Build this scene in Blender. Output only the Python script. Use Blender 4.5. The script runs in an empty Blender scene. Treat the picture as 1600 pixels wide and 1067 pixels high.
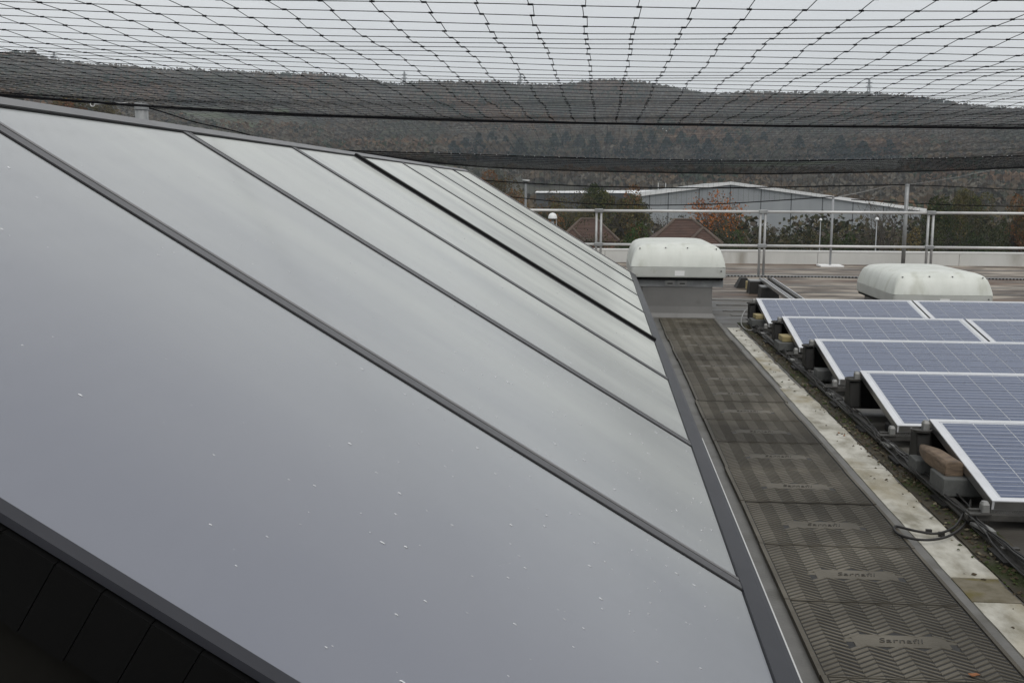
import bpy, math, random
import numpy as np
from mathutils import Vector, Matrix
random.seed(7); rng = np.random.default_rng(7)
SC = bpy.context.scene; COL = SC.collection; R = math.radians

# ------------------------------------------------------------------ camera
FPX, CZ, ROLL = 1660.0, 1.45, R(0.3)          # focal length in photo pixels (1600 wide), eye height above the roof
_p = math.atan(236.5/FPX); _y = math.atan(138/FPX*math.cos(_p))
CF = np.array([-math.sin(_y)*math.cos(_p), math.cos(_y)*math.cos(_p), -math.sin(_p)])
_r = np.array([math.cos(_y), math.sin(_y), 0.0]); _u = np.cross(_r, CF)
CR = _r*math.cos(ROLL) + _u*math.sin(ROLL); CU = -_r*math.sin(ROLL) + _u*math.cos(ROLL)
cam = bpy.data.cameras.new('camera'); camo = bpy.data.objects.new('camera', cam); COL.objects.link(camo)
cam.sensor_width = 36; cam.lens = FPX/1600*36; cam.clip_start = 0.05; cam.clip_end = 6000
m = Matrix.Identity(4)
for i in range(3):
    m[i][0], m[i][1], m[i][2] = CR[i], CU[i], -CF[i]
m[2][3] = CZ
camo.matrix_world = m
SC.camera = camo

# ------------------------------------------------------------------ sky, sun, exposure
W = bpy.data.worlds.new('World'); SC.world = W; W.use_nodes = True
nt = W.node_tree; nt.nodes.clear()
out = nt.nodes.new('ShaderNodeOutputWorld'); mixs = nt.nodes.new('ShaderNodeMixShader')
sky = nt.nodes.new('ShaderNodeTexSky'); sky.sky_type = 'NISHITA'; sky.sun_disc = False
SUN_EL, SUN_AZ = R(52), R(160)
sky.sun_elevation = SUN_EL; sky.sun_rotation = SUN_AZ
bg1 = nt.nodes.new('ShaderNodeBackground'); bg1.inputs['Strength'].default_value = 0.07
bg2 = nt.nodes.new('ShaderNodeBackground'); bg2.inputs['Strength'].default_value = 1.0
tc = nt.nodes.new('ShaderNodeTexCoord'); nz = nt.nodes.new('ShaderNodeTexNoise'); nz.inputs['Scale'].default_value = 2.2
nz.inputs['Detail'].default_value = 4
cr = nt.nodes.new('ShaderNodeValToRGB')
cr.color_ramp.elements[0].position = .3; cr.color_ramp.elements[0].color = (.76, .775, .785, 1)
cr.color_ramp.elements[1].position = .72; cr.color_ramp.elements[1].color = (.90, .905, .905, 1)
nt.links.new(tc.outputs['Generated'], nz.inputs['Vector']); nt.links.new(nz.outputs['Fac'], cr.inputs['Fac'])
nt.links.new(cr.outputs['Color'], bg2.inputs['Color']); nt.links.new(sky.outputs['Color'], bg1.inputs['Color'])
mixs.inputs['Fac'].default_value = .9
nt.links.new(bg1.outputs[0], mixs.inputs[1]); nt.links.new(bg2.outputs[0], mixs.inputs[2]); nt.links.new(mixs.outputs[0], out.inputs['Surface'])
sl = bpy.data.lights.new('sun', 'SUN'); sl.energy = 1.4; sl.angle = R(45); sl.color = (1, .97, .93)
so = bpy.data.objects.new('sun', sl); COL.objects.link(so)
_d = Vector((math.sin(SUN_AZ)*math.cos(SUN_EL), math.cos(SUN_AZ)*math.cos(SUN_EL), math.sin(SUN_EL)))
so.rotation_euler = _d.to_track_quat('Z', 'Y').to_euler(); so.location = (0, 0, 40)
vs = SC.view_settings; vs.view_transform = 'Standard'; vs.look = 'None'; vs.exposure = 0.0; vs.gamma = 1; vs.use_curve_mapping = False
SC.cycles.use_denoising = True
SC.cycles.max_bounces = 7; SC.cycles.volume_bounces = 2; SC.cycles.transparent_max_bounces = 8

# ------------------------------------------------------------------ from a photo pixel to a place
def ray(x, y): return CF*FPX + CR*(x-800) - CU*(y-533.5)
def at_y(x, y, Y):
    d = ray(x, y); return np.array([0, 0, CZ]) + d*Y/d[1]
def at_z(x, y, z):
    d = ray(x, y); return np.array([0, 0, CZ]) + d*(z-CZ)/d[2]

# ------------------------------------------------------------------ materials
MATS = {}
def pmat(name, c1, c2=None, scale=6, rough=.6, metal=0, spec=.5, bump=0, bscale=60, stretch=(1, 1, 1), detail=5, lo=.35, hi=.65, c3=None, s3=1.2, world=True, trans=0, ior=1.5, rvar=0, coat=0, lo3=.52, hi3=.64):
    m = bpy.data.materials.new(name); m.use_nodes = True; n = m.node_tree.nodes; l = m.node_tree.links
    b = n['Principled BSDF']; b.inputs['Roughness'].default_value = rough; b.inputs['Metallic'].default_value = metal
    b.inputs['Specular IOR Level'].default_value = spec; b.inputs['IOR'].default_value = ior
    b.inputs['Transmission Weight'].default_value = trans; b.inputs['Coat Weight'].default_value = coat; b.inputs['Coat Roughness'].default_value = .05
    b.inputs['Base Color'].default_value = (*c1, 1)
    if c2 is not None or bump or rvar:
        if world:
            g = n.new('ShaderNodeNewGeometry').outputs['Position']
        else:
            g = n.new('ShaderNodeTexCoord').outputs['Object']
        mp = n.new('ShaderNodeMapping'); mp.inputs['Scale'].default_value = stretch; l.new(g, mp.inputs['Vector'])
    col = None
    if c2 is not None:
        t = n.new('ShaderNodeTexNoise'); t.inputs['Scale'].default_value = scale; t.inputs['Detail'].default_value = detail; t.inputs['Roughness'].default_value = .6
        l.new(mp.outputs[0], t.inputs['Vector'])
        r = n.new('ShaderNodeValToRGB'); r.color_ramp.elements[0].position = lo; r.color_ramp.elements[1].position = hi
        r.color_ramp.elements[0].color = (*c1, 1); r.color_ramp.elements[1].color = (*c2, 1)
        l.new(t.outputs['Fac'], r.inputs['Fac']); col = r.outputs['Color']
        if c3 is not None:
            t3 = n.new('ShaderNodeTexNoise'); t3.inputs['Scale'].default_value = s3; t3.inputs['Detail'].default_value = 6; l.new(mp.outputs[0], t3.inputs['Vector'])
            mr = n.new('ShaderNodeMapRange'); mr.inputs['From Min'].default_value = lo3; mr.inputs['From Max'].default_value = hi3; l.new(t3.outputs['Fac'], mr.inputs['Value'])
            mx = n.new('ShaderNodeMix'); mx.data_type = 'RGBA'; l.new(mr.outputs[0], mx.inputs['Factor']); l.new(col, mx.inputs['A']); mx.inputs['B'].default_value = (*c3, 1)
            col = mx.outputs['Result']
        l.new(col, b.inputs['Base Color'])
        if rvar:
            mr = n.new('ShaderNodeMapRange'); mr.inputs['From Min'].default_value = .35; mr.inputs['From Max'].default_value = .65
            mr.inputs['To Min'].default_value = rough-rvar; mr.inputs['To Max'].default_value = rough+rvar
            l.new(t.outputs['Fac'], mr.inputs['Value']); l.new(mr.outputs[0], b.inputs['Roughness'])
    if bump:
        t2 = n.new('ShaderNodeTexNoise'); t2.inputs['Scale'].default_value = bscale; t2.inputs['Detail'].default_value = 4; l.new(mp.outputs[0], t2.inputs['Vector'])
        bn = n.new('ShaderNodeBump'); bn.inputs['Strength'].default_value = bump; bn.inputs['Distance'].default_value = .01
        l.new(t2.outputs['Fac'], bn.inputs['Height']); l.new(bn.outputs[0], b.inputs['Normal'])
    MATS[name] = m
    return m

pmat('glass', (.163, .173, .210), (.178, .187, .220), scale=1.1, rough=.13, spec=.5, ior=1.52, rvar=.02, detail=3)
def grazing_sheen(m, tint, a, b, top):      # pale diffuse film painting in the grazing sky reflection; noise breaks it into rain streaks
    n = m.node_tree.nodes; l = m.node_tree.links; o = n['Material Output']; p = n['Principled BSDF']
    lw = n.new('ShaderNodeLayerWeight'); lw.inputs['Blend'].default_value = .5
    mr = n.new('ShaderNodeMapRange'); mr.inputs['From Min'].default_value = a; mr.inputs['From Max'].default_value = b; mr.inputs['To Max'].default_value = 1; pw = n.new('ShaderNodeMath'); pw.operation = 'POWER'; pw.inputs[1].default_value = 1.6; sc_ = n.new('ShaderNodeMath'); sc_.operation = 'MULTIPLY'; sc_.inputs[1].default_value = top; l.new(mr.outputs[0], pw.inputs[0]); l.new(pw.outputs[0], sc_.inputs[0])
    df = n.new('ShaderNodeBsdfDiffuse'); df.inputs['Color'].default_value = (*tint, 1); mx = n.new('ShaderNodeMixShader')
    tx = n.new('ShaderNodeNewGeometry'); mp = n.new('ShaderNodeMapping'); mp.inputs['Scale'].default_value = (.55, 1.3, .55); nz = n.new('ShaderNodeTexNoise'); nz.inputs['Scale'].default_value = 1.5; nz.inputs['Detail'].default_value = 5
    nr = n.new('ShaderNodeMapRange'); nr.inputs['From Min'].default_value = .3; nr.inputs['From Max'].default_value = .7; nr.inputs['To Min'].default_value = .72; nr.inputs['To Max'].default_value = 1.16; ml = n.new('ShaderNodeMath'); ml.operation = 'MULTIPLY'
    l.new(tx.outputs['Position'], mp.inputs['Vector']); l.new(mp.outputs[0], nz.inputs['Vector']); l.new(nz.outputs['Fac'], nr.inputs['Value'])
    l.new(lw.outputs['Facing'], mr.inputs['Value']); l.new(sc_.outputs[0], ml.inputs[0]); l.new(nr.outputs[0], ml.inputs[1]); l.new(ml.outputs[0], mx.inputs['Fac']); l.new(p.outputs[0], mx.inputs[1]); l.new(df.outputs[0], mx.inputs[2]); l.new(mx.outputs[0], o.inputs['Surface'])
grazing_sheen(MATS['glass'], (.665, .685, .64), .56, .97, .76)
pmat('drop', (.95, .95, .95), rough=.02, trans=1, ior=1.33)
pmat('bar_grey', (.062, .062, .066), (.078, .078, .083), scale=4, rough=.42, spec=.4)
pmat('sill_grey', (.022, .023, .029), (.031, .032, .039), scale=4, rough=.45, spec=.35)
pmat('bar_light', (.11, .108, .112), (.14, .136, .138), scale=5, rough=.45)
pmat('gasket', (.004, .004, .004), rough=.7, spec=.2)
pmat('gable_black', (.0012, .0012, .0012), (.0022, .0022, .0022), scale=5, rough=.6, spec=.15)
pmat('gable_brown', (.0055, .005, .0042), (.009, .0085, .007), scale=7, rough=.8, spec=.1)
pmat('ridge_metal', (.13, .13, .135), (.17, .17, .172), scale=3, rough=.4)
pmat('cord', (.006, .006, .007), rough=.8, spec=.1)
pmat('rope', (.007, .007, .008), rough=.85, spec=.1)
pmat('roof', (.034, .032, .028), (.14, .132, .118), scale=2.2, rough=.5, spec=.3, stretch=(.55, 1.6, 1), bump=.25, bscale=40, c3=(.045, .040, .033), s3=.8, rvar=.15)
pmat('roof_far', (.055, .038, .026), (.36, .32, .27), scale=2.1, rough=.55, spec=.15, stretch=(.42, 1.1, 1), bump=.2, bscale=40, c3=(.095, .055, .036), s3=1.0, rvar=.15, lo=.43, hi=.62)
pmat('membrane', (.105, .102, .094), (.14, .136, .126), scale=5, rough=.55, bump=.15, bscale=80, c3=(.075, .07, .058), s3=3)
pmat('upstand', (.150, .148, .142), (.175, .172, .165), scale=2.2, rough=.5, bump=.3, bscale=7, c3=(.125, .122, .112), s3=4)
pmat('pale_strip', (.20, .185, .14), (.47, .455, .40), scale=9, lo=.3, hi=.6, rough=.7, bump=.3, bscale=70, c3=(.19, .15, .065), s3=2.6, lo3=.52, hi3=.72, stretch=(1, .55, 1))
pmat('mossy', (.034, .030, .020), (.066, .058, .042), scale=5, rough=.8, spec=.2, bump=.4, bscale=60, c3=(.026, .034, .008), s3=3.5)
pmat('patch', (.10, .085, .05), (.17, .15, .11), scale=14, rough=.8, c3=(.10, .08, .02), s3=8)
pmat('mat_rubber', (.006, .0055, .0045), (.012, .011, .009), scale=2.2, rough=.6, bump=.15, bscale=90, c3=(.008, .0065, .0045), s3=1.1, lo3=.5, hi3=.68)
pmat('mat_rib', (.076, .066, .048), (.142, .127, .098), scale=3, rough=.55, spec=.35, bump=.15, bscale=90, c3=(.036, .030, .019), s3=.9, lo3=.40, hi3=.62)
pmat('lettering', (.040, .035, .028), rough=.7)  # dark colour carries the shade of recessed letters; mesh stands slightly proud
pmat('grp', (.57, .59, .54), (.66, .68, .63), scale=2.5, rough=.4, c3=(.42, .43, .36), s3=4, lo3=.54, hi3=.80, stretch=(1.5, 1.5, .5))
pmat('grp_lip', (.40, .41, .385), (.47, .48, .45), scale=4, rough=.4, c3=(.3, .3, .25), s3=9, lo3=.6, hi3=.8)
pmat('white_label', (.75, .75, .74), rough=.5)
pmat('screw', (.05, .05, .05), rough=.5)
pmat('galv_post', (.30, .305, .305), (.40, .405, .40), scale=6, rough=.45, metal=.3)
pmat('galv', (.52, .52, .51), (.62, .62, .61), scale=6, rough=.42, metal=.25)
pmat('galv_dull', (.22, .225, .23), (.30, .31, .31), scale=9, rough=.5, metal=.4)
pmat('concrete', (.50, .50, .475), (.58, .58, .555), scale=1.6, rough=.8, bump=.2, bscale=30, c3=(.30, .285, .25), s3=1.9, stretch=(1, 1, .35), lo3=.54, hi3=.72)
pmat('coping', (.48, .48, .46), (.56, .56, .54), scale=2, rough=.7)
pmat('alu', (.62, .63, .65), (.70, .71, .73), scale=5, rough=.35, metal=.35)
pmat('alu_side', (.27, .27, .265), (.34, .34, .335), scale=9, rough=.3, metal=.9)
pmat('backsheet', (.55, .57, .60), rough=.25, spec=.5)
pmat('console', (.009, .0085, .008), (.018, .017, .015), scale=9, rough=.6, spec=.3)
pmat('rail_dark', (.030, .029, .027), (.075, .072, .066), scale=12, rough=.55, metal=.2)
pmat('strap', (.21, .21, .20), (.27, .27, .26), scale=10, rough=.5, metal=.3)
pmat('cable', (.007, .007, .007), (.020, .018, .016), scale=20, rough=.6)
pmat('wood_yellow', (.22, .18, .085), (.33, .27, .13), scale=12, rough=.75, bump=.2)
pmat('timber', (.085, .060, .040), (.18, .128, .085), scale=14, rough=.8, stretch=(1, 1, 5), bump=.4, bscale=40)
pmat('ballast', (.07, .073, .070), (.11, .113, .108), scale=8, rough=.85, bump=.3)
pmat('brick_red', (.23, .10, .06), (.29, .14, .09), scale=9, rough=.85)
pmat('debris_brown', (.055, .04, .02), rough=.9); pmat('moss_green', (.035, .05, .010), rough=.95); pmat('debris_pale', (.16, .14, .09), rough=.9)
pmat('leaf_orange', (.24, .095, .035), rough=.8)
# far world
pmat('field', (.030, .030, .018), (.048, .045, .027), scale=.012, rough=.95, c3=(.055, .075, .025), s3=.008, lo3=.55, hi3=.62)
pmat('bark', (.045, .038, .030), (.065, .055, .045), scale=4, rough=.9)
for nm, c in dict(wood_a=(.066, .050, .032), wood_b=(.080, .057, .034), wood_c=(.050, .050, .032), wood_d=(.100, .060, .032), wood_e=(.026, .036, .020), wood_f=(.085, .075, .058),
                  pine=(.003, .016, .013), pine_b=(.006, .021, .017), ever_a=(.030, .042, .014), ever_b=(.050, .060, .018), ever_c=(.085, .082, .022),
                  bush_a=(.040, .040, .020), bush_b=(.070, .058, .030), bush_c=(.030, .036, .018), bush_d=(.115, .088, .035), green_a=(.030, .055, .016), green_b=(.045, .072, .022),
                  orange_a=(.30, .10, .022), orange_b=(.22, .085, .025), orange_c=(.16, .075, .03), olive=(.085, .075, .025), twig=(.070, .060, .050)).items():
    q_ = (1.15, 1.6) if nm[:4] == 'wood' else (.72, 1.05) if nm[:4] == 'pine' else (.95, 1.45); pmat(nm, tuple(k*q_[0] for k in c), tuple(k*q_[1] for k in c), scale=.6, rough=.9, spec=.1)
pmat('cladding', (.235, .25, .262), (.27, .285, .295), scale=.3, rough=.5, stretch=(1, 1, .2))
pmat('seam_dark', (.05, .053, .056), rough=.6)
pmat('white_trim', (.68, .69, .69), (.74, .74, .74), scale=.3, rough=.5)
pmat('shed_roof', (.30, .31, .31), (.36, .37, .37), scale=.3, rough=.5)
pmat('roof_tile', (.052, .028, .020), (.076, .041, .029), scale=1.5, rough=.8)
pmat('hip_tile', (.075, .055, .042), (.10, .072, .055), scale=2, rough=.8)
pmat('house_brick', (.20, .10, .065), (.25, .13, .085), scale=3, rough=.85)
pmat('lamp_white', (.72, .73, .73), rough=.4)
pmat('lamp_dark', (.05, .05, .05), rough=.5)
pmat('mast', (.28, .29, .30), rough=.6)

# solar cell: deep blue poly-crystalline flakes under glass, three printed busbars
def cell_mat():
    m = bpy.data.materials.new('solar_cell'); m.use_nodes = True; n = m.node_tree.nodes; l = m.node_tree.links; b = n['Principled BSDF']
    uv = n.new('ShaderNodeTexCoord'); sp = n.new('ShaderNodeSeparateXYZ'); l.new(uv.outputs['UV'], sp.inputs[0])
    mul = n.new('ShaderNodeMath'); mul.operation = 'MULTIPLY'; mul.inputs[1].default_value = 3; l.new(sp.outputs['Y'], mul.inputs[0])
    fr = n.new('ShaderNodeMath'); fr.operation = 'FRACT'; l.new(mul.outputs[0], fr.inputs[0])
    sb = n.new('ShaderNodeMath'); sb.operation = 'SUBTRACT'; sb.inputs[1].default_value = .5; l.new(fr.outputs[0], sb.inputs[0])
    ab = n.new('ShaderNodeMath'); ab.operation = 'ABSOLUTE'; l.new(sb.outputs[0], ab.inputs[0])
    lt = n.new('ShaderNodeMath'); lt.operation = 'LESS_THAN'; lt.inputs[1].default_value = .042; l.new(ab.outputs[0], lt.inputs[0])
    g = n.new('ShaderNodeNewGeometry'); v = n.new('ShaderNodeTexVoronoi'); v.inputs['Scale'].default_value = 45; l.new(g.outputs['Position'], v.inputs['Vector'])
    oi = n.new('ShaderNodeObjectInfo')
    r = n.new('ShaderNodeValToRGB'); r.color_ramp.elements[0].color = (.040, .060, .122, 1); r.color_ramp.elements[1].color = (.064, .090, .162, 1)
    sv = n.new('ShaderNodeSeparateColor'); l.new(v.outputs['Color'], sv.inputs[0])
    ad = n.new('ShaderNodeMath'); ad.operation = 'ADD'; l.new(sv.outputs[0], ad.inputs[0]); l.new(oi.outputs['Random'], ad.inputs[1])
    hf = n.new('ShaderNodeMath'); hf.operation = 'MULTIPLY'; hf.inputs[1].default_value = .5; l.new(ad.outputs[0], hf.inputs[0]); l.new(hf.outputs[0], r.inputs['Fac'])
    mx = n.new('ShaderNodeMix'); mx.data_type = 'RGBA'; l.new(lt.outputs[0], mx.inputs['Factor']); l.new(r.outputs['Color'], mx.inputs['A']); mx.inputs['B'].default_value = (.36, .38, .44, 1)
    l.new(mx.outputs['Result'], b.inputs['Base Color']); b.inputs['Roughness'].default_value = .16; b.inputs['IOR'].default_value = 1.5
    MATS['cell'] = m
cell_mat()

# ------------------------------------------------------------------ mesh building
class MB:
    def __init__(s): s.v = []; s.f = []; s.m = []; s.k = 0
    def face(s, pts):
        o = len(s.v); s.v += [tuple(map(float, p)) for p in pts]; s.f.append(tuple(range(o, o+len(pts)))); s.m.append(s.k)
    def hexa(s, p):              # eight corners: bottom four then top four, same order
        o = len(s.v); s.v += [tuple(map(float, q)) for q in p]
        for f in ((3, 2, 1, 0), (4, 5, 6, 7), (0, 1, 5, 4), (1, 2, 6, 5), (2, 3, 7, 6), (3, 0, 4, 7)):
            s.f.append(tuple(o+i for i in f)); s.m.append(s.k)
        return s
    def box(s, x0, x1, y0, y1, z0, z1):
        return s.hexa([(x0, y0, z0), (x1, y0, z0), (x1, y1, z0), (x0, y1, z0), (x0, y0, z1), (x1, y0, z1), (x1, y1, z1), (x0, y1, z1)])
    def bar(s, a, b, w, h, up=(0, 0, 1)):
        a = Vector(a); b = Vector(b); d = (b-a).normalized(); u = Vector(up); sd = d.cross(u).normalized(); u = sd.cross(d).normalized()
        q = []
        for z in (-h/2, h/2):
            for P, t in ((a, -1), (a, 1), (b, 1), (b, -1)): q.append(P + sd*(t*w/2) + u*z)
        return s.hexa(q)
    def tube(s, pts, r, n=6, cap=True):
        pts = [Vector(p) for p in pts]; rr = r if isinstance(r, (list, tuple)) else [r]*len(pts)
        o = len(s.v); N = len(pts)
        for i, p in enumerate(pts):
            d = (pts[min(i+1, N-1)] - pts[max(i-1, 0)]).normalized()
            a = Vector((0, 0, 1)) if abs(d.z) < .9 else Vector((1, 0, 0))
            u = d.cross(a).normalized(); w = d.cross(u)
            for k in range(n):
                t = 2*math.pi*k/n; s.v.append(tuple(p + u*(math.cos(t)*rr[i]) + w*(math.sin(t)*rr[i])))
        for i in range(N-1):
            for k in range(n):
                k2 = (k+1) % n; s.f.append((o+i*n+k, o+i*n+k2, o+(i+1)*n+k2, o+(i+1)*n+k)); s.m.append(s.k)
        if cap:
            s.f.append(tuple(o+k for k in range(n-1, -1, -1))); s.m.append(s.k)
            s.f.append(tuple(o+(N-1)*n+k for k in range(n))); s.m.append(s.k)
        return s
    def lathe(s, prof, c=(0, 0, 0), n=12):
        o = len(s.v)
        for r, z in prof:
            for k in range(n):
                t = 2*math.pi*k/n; s.v.append((c[0]+r*math.cos(t), c[1]+r*math.sin(t), c[2]+z))
        for i in range(len(prof)-1):
            for k in range(n):
                k2 = (k+1) % n; s.f.append((o+i*n+k, o+i*n+k2, o+(i+1)*n+k2, o+(i+1)*n+k)); s.m.append(s.k)
        return s
    def loft(s, rings, cap=True):
        o = len(s.v); n = len(rings[0])
        for rg in rings: s.v += [tuple(map(float, p)) for p in rg]
        for i in range(len(rings)-1):
            for k in range(n):
                k2 = (k+1) % n; s.f.append((o+i*n+k, o+i*n+k2, o+(i+1)*n+k2, o+(i+1)*n+k)); s.m.append(s.k)
        if cap:
            s.f.append(tuple(o+k for k in range(n-1, -1, -1))); s.m.append(s.k)
            s.f.append(tuple(o+(len(rings)-1)*n+k for k in range(n))); s.m.append(s.k)
        return s
    def build(s, name, mats, parent=None, smooth=False, bevel=0, uv=False):
        me = bpy.data.meshes.new(name); me.from_pydata(s.v, [], s.f)
        for q in (mats if isinstance(mats, (list, tuple)) else [mats]): me.materials.append(MATS[q])
        if any(s.m): me.polygons.foreach_set('material_index', s.m)
        if smooth: me.polygons.foreach_set('use_smooth', [True]*len(s.f))
        me.update()
        return link(name, me, parent, bevel)
def link(name, me, parent=None, bevel=0):
    o = bpy.data.objects.new(name, me); COL.objects.link(o)
    if parent is not None: o.parent = parent
    if bevel:
        b = o.modifiers.new('bevel', 'BEVEL'); b.width = bevel; b.segments = 2; b.limit_method = 'ANGLE'
    return o
def tag(o, label=None, cat=None, group=None, kind=None):
    if label: o['label'] = label
    if cat: o['category'] = cat
    if group: o['group'] = group
    if kind: o['kind'] = kind
    return o
def empty(name, loc=(0, 0, 0), rz=0, label=None, cat=None, group=None, kind=None):
    o = bpy.data.objects.new(name, None); COL.objects.link(o); o.location = loc; o.rotation_euler = (0, 0, rz); o.empty_display_size = .2
    return tag(o, label, cat, group, kind)
def kids(o): return [c for c in COL.objects if c.parent == o]
def copy_tree(o, parent=None, ch=None):
    c = o.copy(); COL.objects.link(c)
    if parent is not None: c.parent = parent
    for k in list(o.children): copy_tree(k, c)
    return c
def quads(name, P, S, mats, mi, parent=None, flat=0.0, seed=0):
    """many loose leaf clumps: centres P, sizes S, material index mi"""
    g = np.random.default_rng(seed); n = len(P)
    a = g.normal(size=(n, 3)); a[:, 2] *= (1-flat); a /= np.linalg.norm(a, axis=1)[:, None]
    b = g.normal(size=(n, 3)); b -= a*(a*b).sum(1)[:, None]; b /= np.linalg.norm(b, axis=1)[:, None]
    a = a*S[:, None]*.5; b = b*S[:, None]*.5*g.uniform(.55, 1, n)[:, None]
    V = np.stack([P-a*.9-b*.35, P+a*.2-b, P+a, P-a*.1+b], 1).reshape(-1, 3)
    me = bpy.data.meshes.new(name); me.vertices.add(4*n); me.vertices.foreach_set('co', V.ravel())
    me.loops.add(4*n); me.loops.foreach_set('vertex_index', np.arange(4*n)); me.polygons.add(n)
    me.polygons.foreach_set('loop_start', np.arange(n)*4); me.polygons.foreach_set('loop_total', np.full(n, 4))
    for q in mats: me.materials.append(MATS[q])
    me.polygons.foreach_set('material_index', np.asarray(mi, dtype=np.int32)); me.update(calc_edges=True)
    return link(name, me, parent)

# ================================================================== STRUCTURE: terrain, roof, parapet
GZ = -8.5
SKY = np.array([(-600, 70), (0, 92), (60, 88), (90, 100), (140, 106), (240, 112), (300, 115), (500, 118), (560, 124), (610, 134), (690, 129), (750, 129), (800, 131), (850, 135), (920, 130), (960, 127), (1010, 131),
                (1060, 141), (1110, 148), (1160, 145), (1250, 146), (1320, 147), (1390, 151), (1430, 155), (1480, 162), (1530, 168), (1600, 172), (2300, 190)], float)
def sstep(a, b, x):
    t = np.clip((x-a)/(b-a), 0, 1); return t*t*(3-2*t)
def px_of(X, Y):      # photo column of a bearing
    c = X*CF[0]+Y*CF[1]; return 800 + FPX*(X*CR[0]+Y*CR[1])/np.maximum(c, 1e-3)
def hill_z(X, Y):
    X = np.asarray(X, float); Y = np.asarray(Y, float); D = np.hypot(X, Y)
    px = np.where(Y > 20, px_of(X, np.maximum(Y, 20)), np.where(X < 0, -600, 2300))
    ca = np.clip((X*CF[0]+Y*CF[1])/np.maximum(D, 1), .5, 1); zt = CZ + (297 + (px-800)*ROLL - (np.interp(px, SKY[:, 0], SKY[:, 1])+24))/FPX*1250*ca
    mid = 16 + np.clip((500-px)/500, 0, 1.6)*30
    z = GZ + sstep(330, 720, D)*(mid-GZ) + sstep(640, 1250, D)*(zt-mid)
    z = z + (np.sin(X*.021+1)*np.sin(Y*.017))*2.2*sstep(400, 700, D)*(1-sstep(1050, 1250, D))
    return z*sstep(-50, 150, Y) + GZ*(1-sstep(-50, 150, Y))
def grid_mesh():
    xs = np.arange(-1500, 1501, 25); ys = np.arange(-300, 1851, 25)
    XX, YY = np.meshgrid(xs, ys, indexing='ij'); Z = hill_z(XX, YY)
    nx, ny = XX.shape; V = np.stack([XX, YY, Z], -1).reshape(-1, 3); idx = np.arange(nx*ny).reshape(nx, ny)
    F = np.stack([idx[:-1, :-1], idx[1:, :-1], idx[1:, 1:], idx[:-1, 1:]], -1).reshape(-1, 4)
    me = bpy.data.meshes.new('terrain'); me.from_pydata(V.tolist(), [], F.tolist()); me.materials.append(MATS['field'])
    me.polygons.foreach_set('use_smooth', [True]*len(F)); me.update(); return me
tag(link('terrain', grid_mesh()), kind='structure', label='grassy valley floor rising to a wooded hill')

ROOF_X0, ROOF_X1, ROOF_Y1 = -9.0, 13.0, 22.0
PAR_Y = 21.75                                                    # parapet inner face
mb = MB(); mb.box(ROOF_X0, ROOF_X1, -4, ROOF_Y1+.6, GZ-.2, -.02); roof_body = mb.build('roof_slab', 'membrane'); tag(roof_body, kind='structure', label='flat roof of the building under the membrane')
mb = MB(); mb.box(ROOF_X0, ROOF_X1, -4, 14.6, -.02, 0); roof_near = mb.build('roof_membrane', 'roof'); tag(roof_near, kind='structure', label='dark grey wet roof membrane')
mb = MB(); mb.box(ROOF_X0, ROOF_X1, 14.6, PAR_Y, -.02, .006); tag(mb.build('roof_membrane', 'roof_far'), kind='structure', label='brown wet roof membrane by the parapet')
# welded lap strips of the membrane, each its own piece
laps = [(12.62, .10, 1.55, 4.6), (13.05, .05, 1.5, 2.1), (13.75, .07, 1.5, 12), (14.45, .20, 1.45, 12.5), (15.55, .07, -1.6, 12.5), (16.7, .09, -2, 12.5), (19.1, .08, -3, 12.5), (20.4, .1, -3, 12.5)]
for i, (y, w, x0, x1) in enumerate(laps):
    mb = MB(); n = 24
    for k in range(n):
        xa, xb = x0+(x1-x0)*k/n, x0+(x1-x0)*(k+1)/n; j = [random.uniform(-.02, .02) for _ in range(2)]
        mb.box(xa, xb, y-w/2+j[0], y+w/2+j[1], .0, .011)
    mb.build('membrane_seam', 'membrane', roof_near)

# parapet with a coping and facing panels
par = empty('parapet_wall', (0, PAR_Y, 0), label='low pale concrete parapet along the far edge of the roof', cat='wall')
x = ROOF_X0; k = 0
while x < ROOF_X1:
    w = min([2.35, 1.9, 2.75, 2.1][k % 4], ROOF_X1-x)
    mb = MB(); mb.box(x+.004, x+w-.004, 0, .28, 0, .235); mb.build('wall_panel', 'concrete', par)
    x += w; k += 1
mb = MB(); mb.box(ROOF_X0, ROOF_X1, -.003, .30, .236, .27); mb.build('coping', 'coping', par, bevel=.006)

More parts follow.
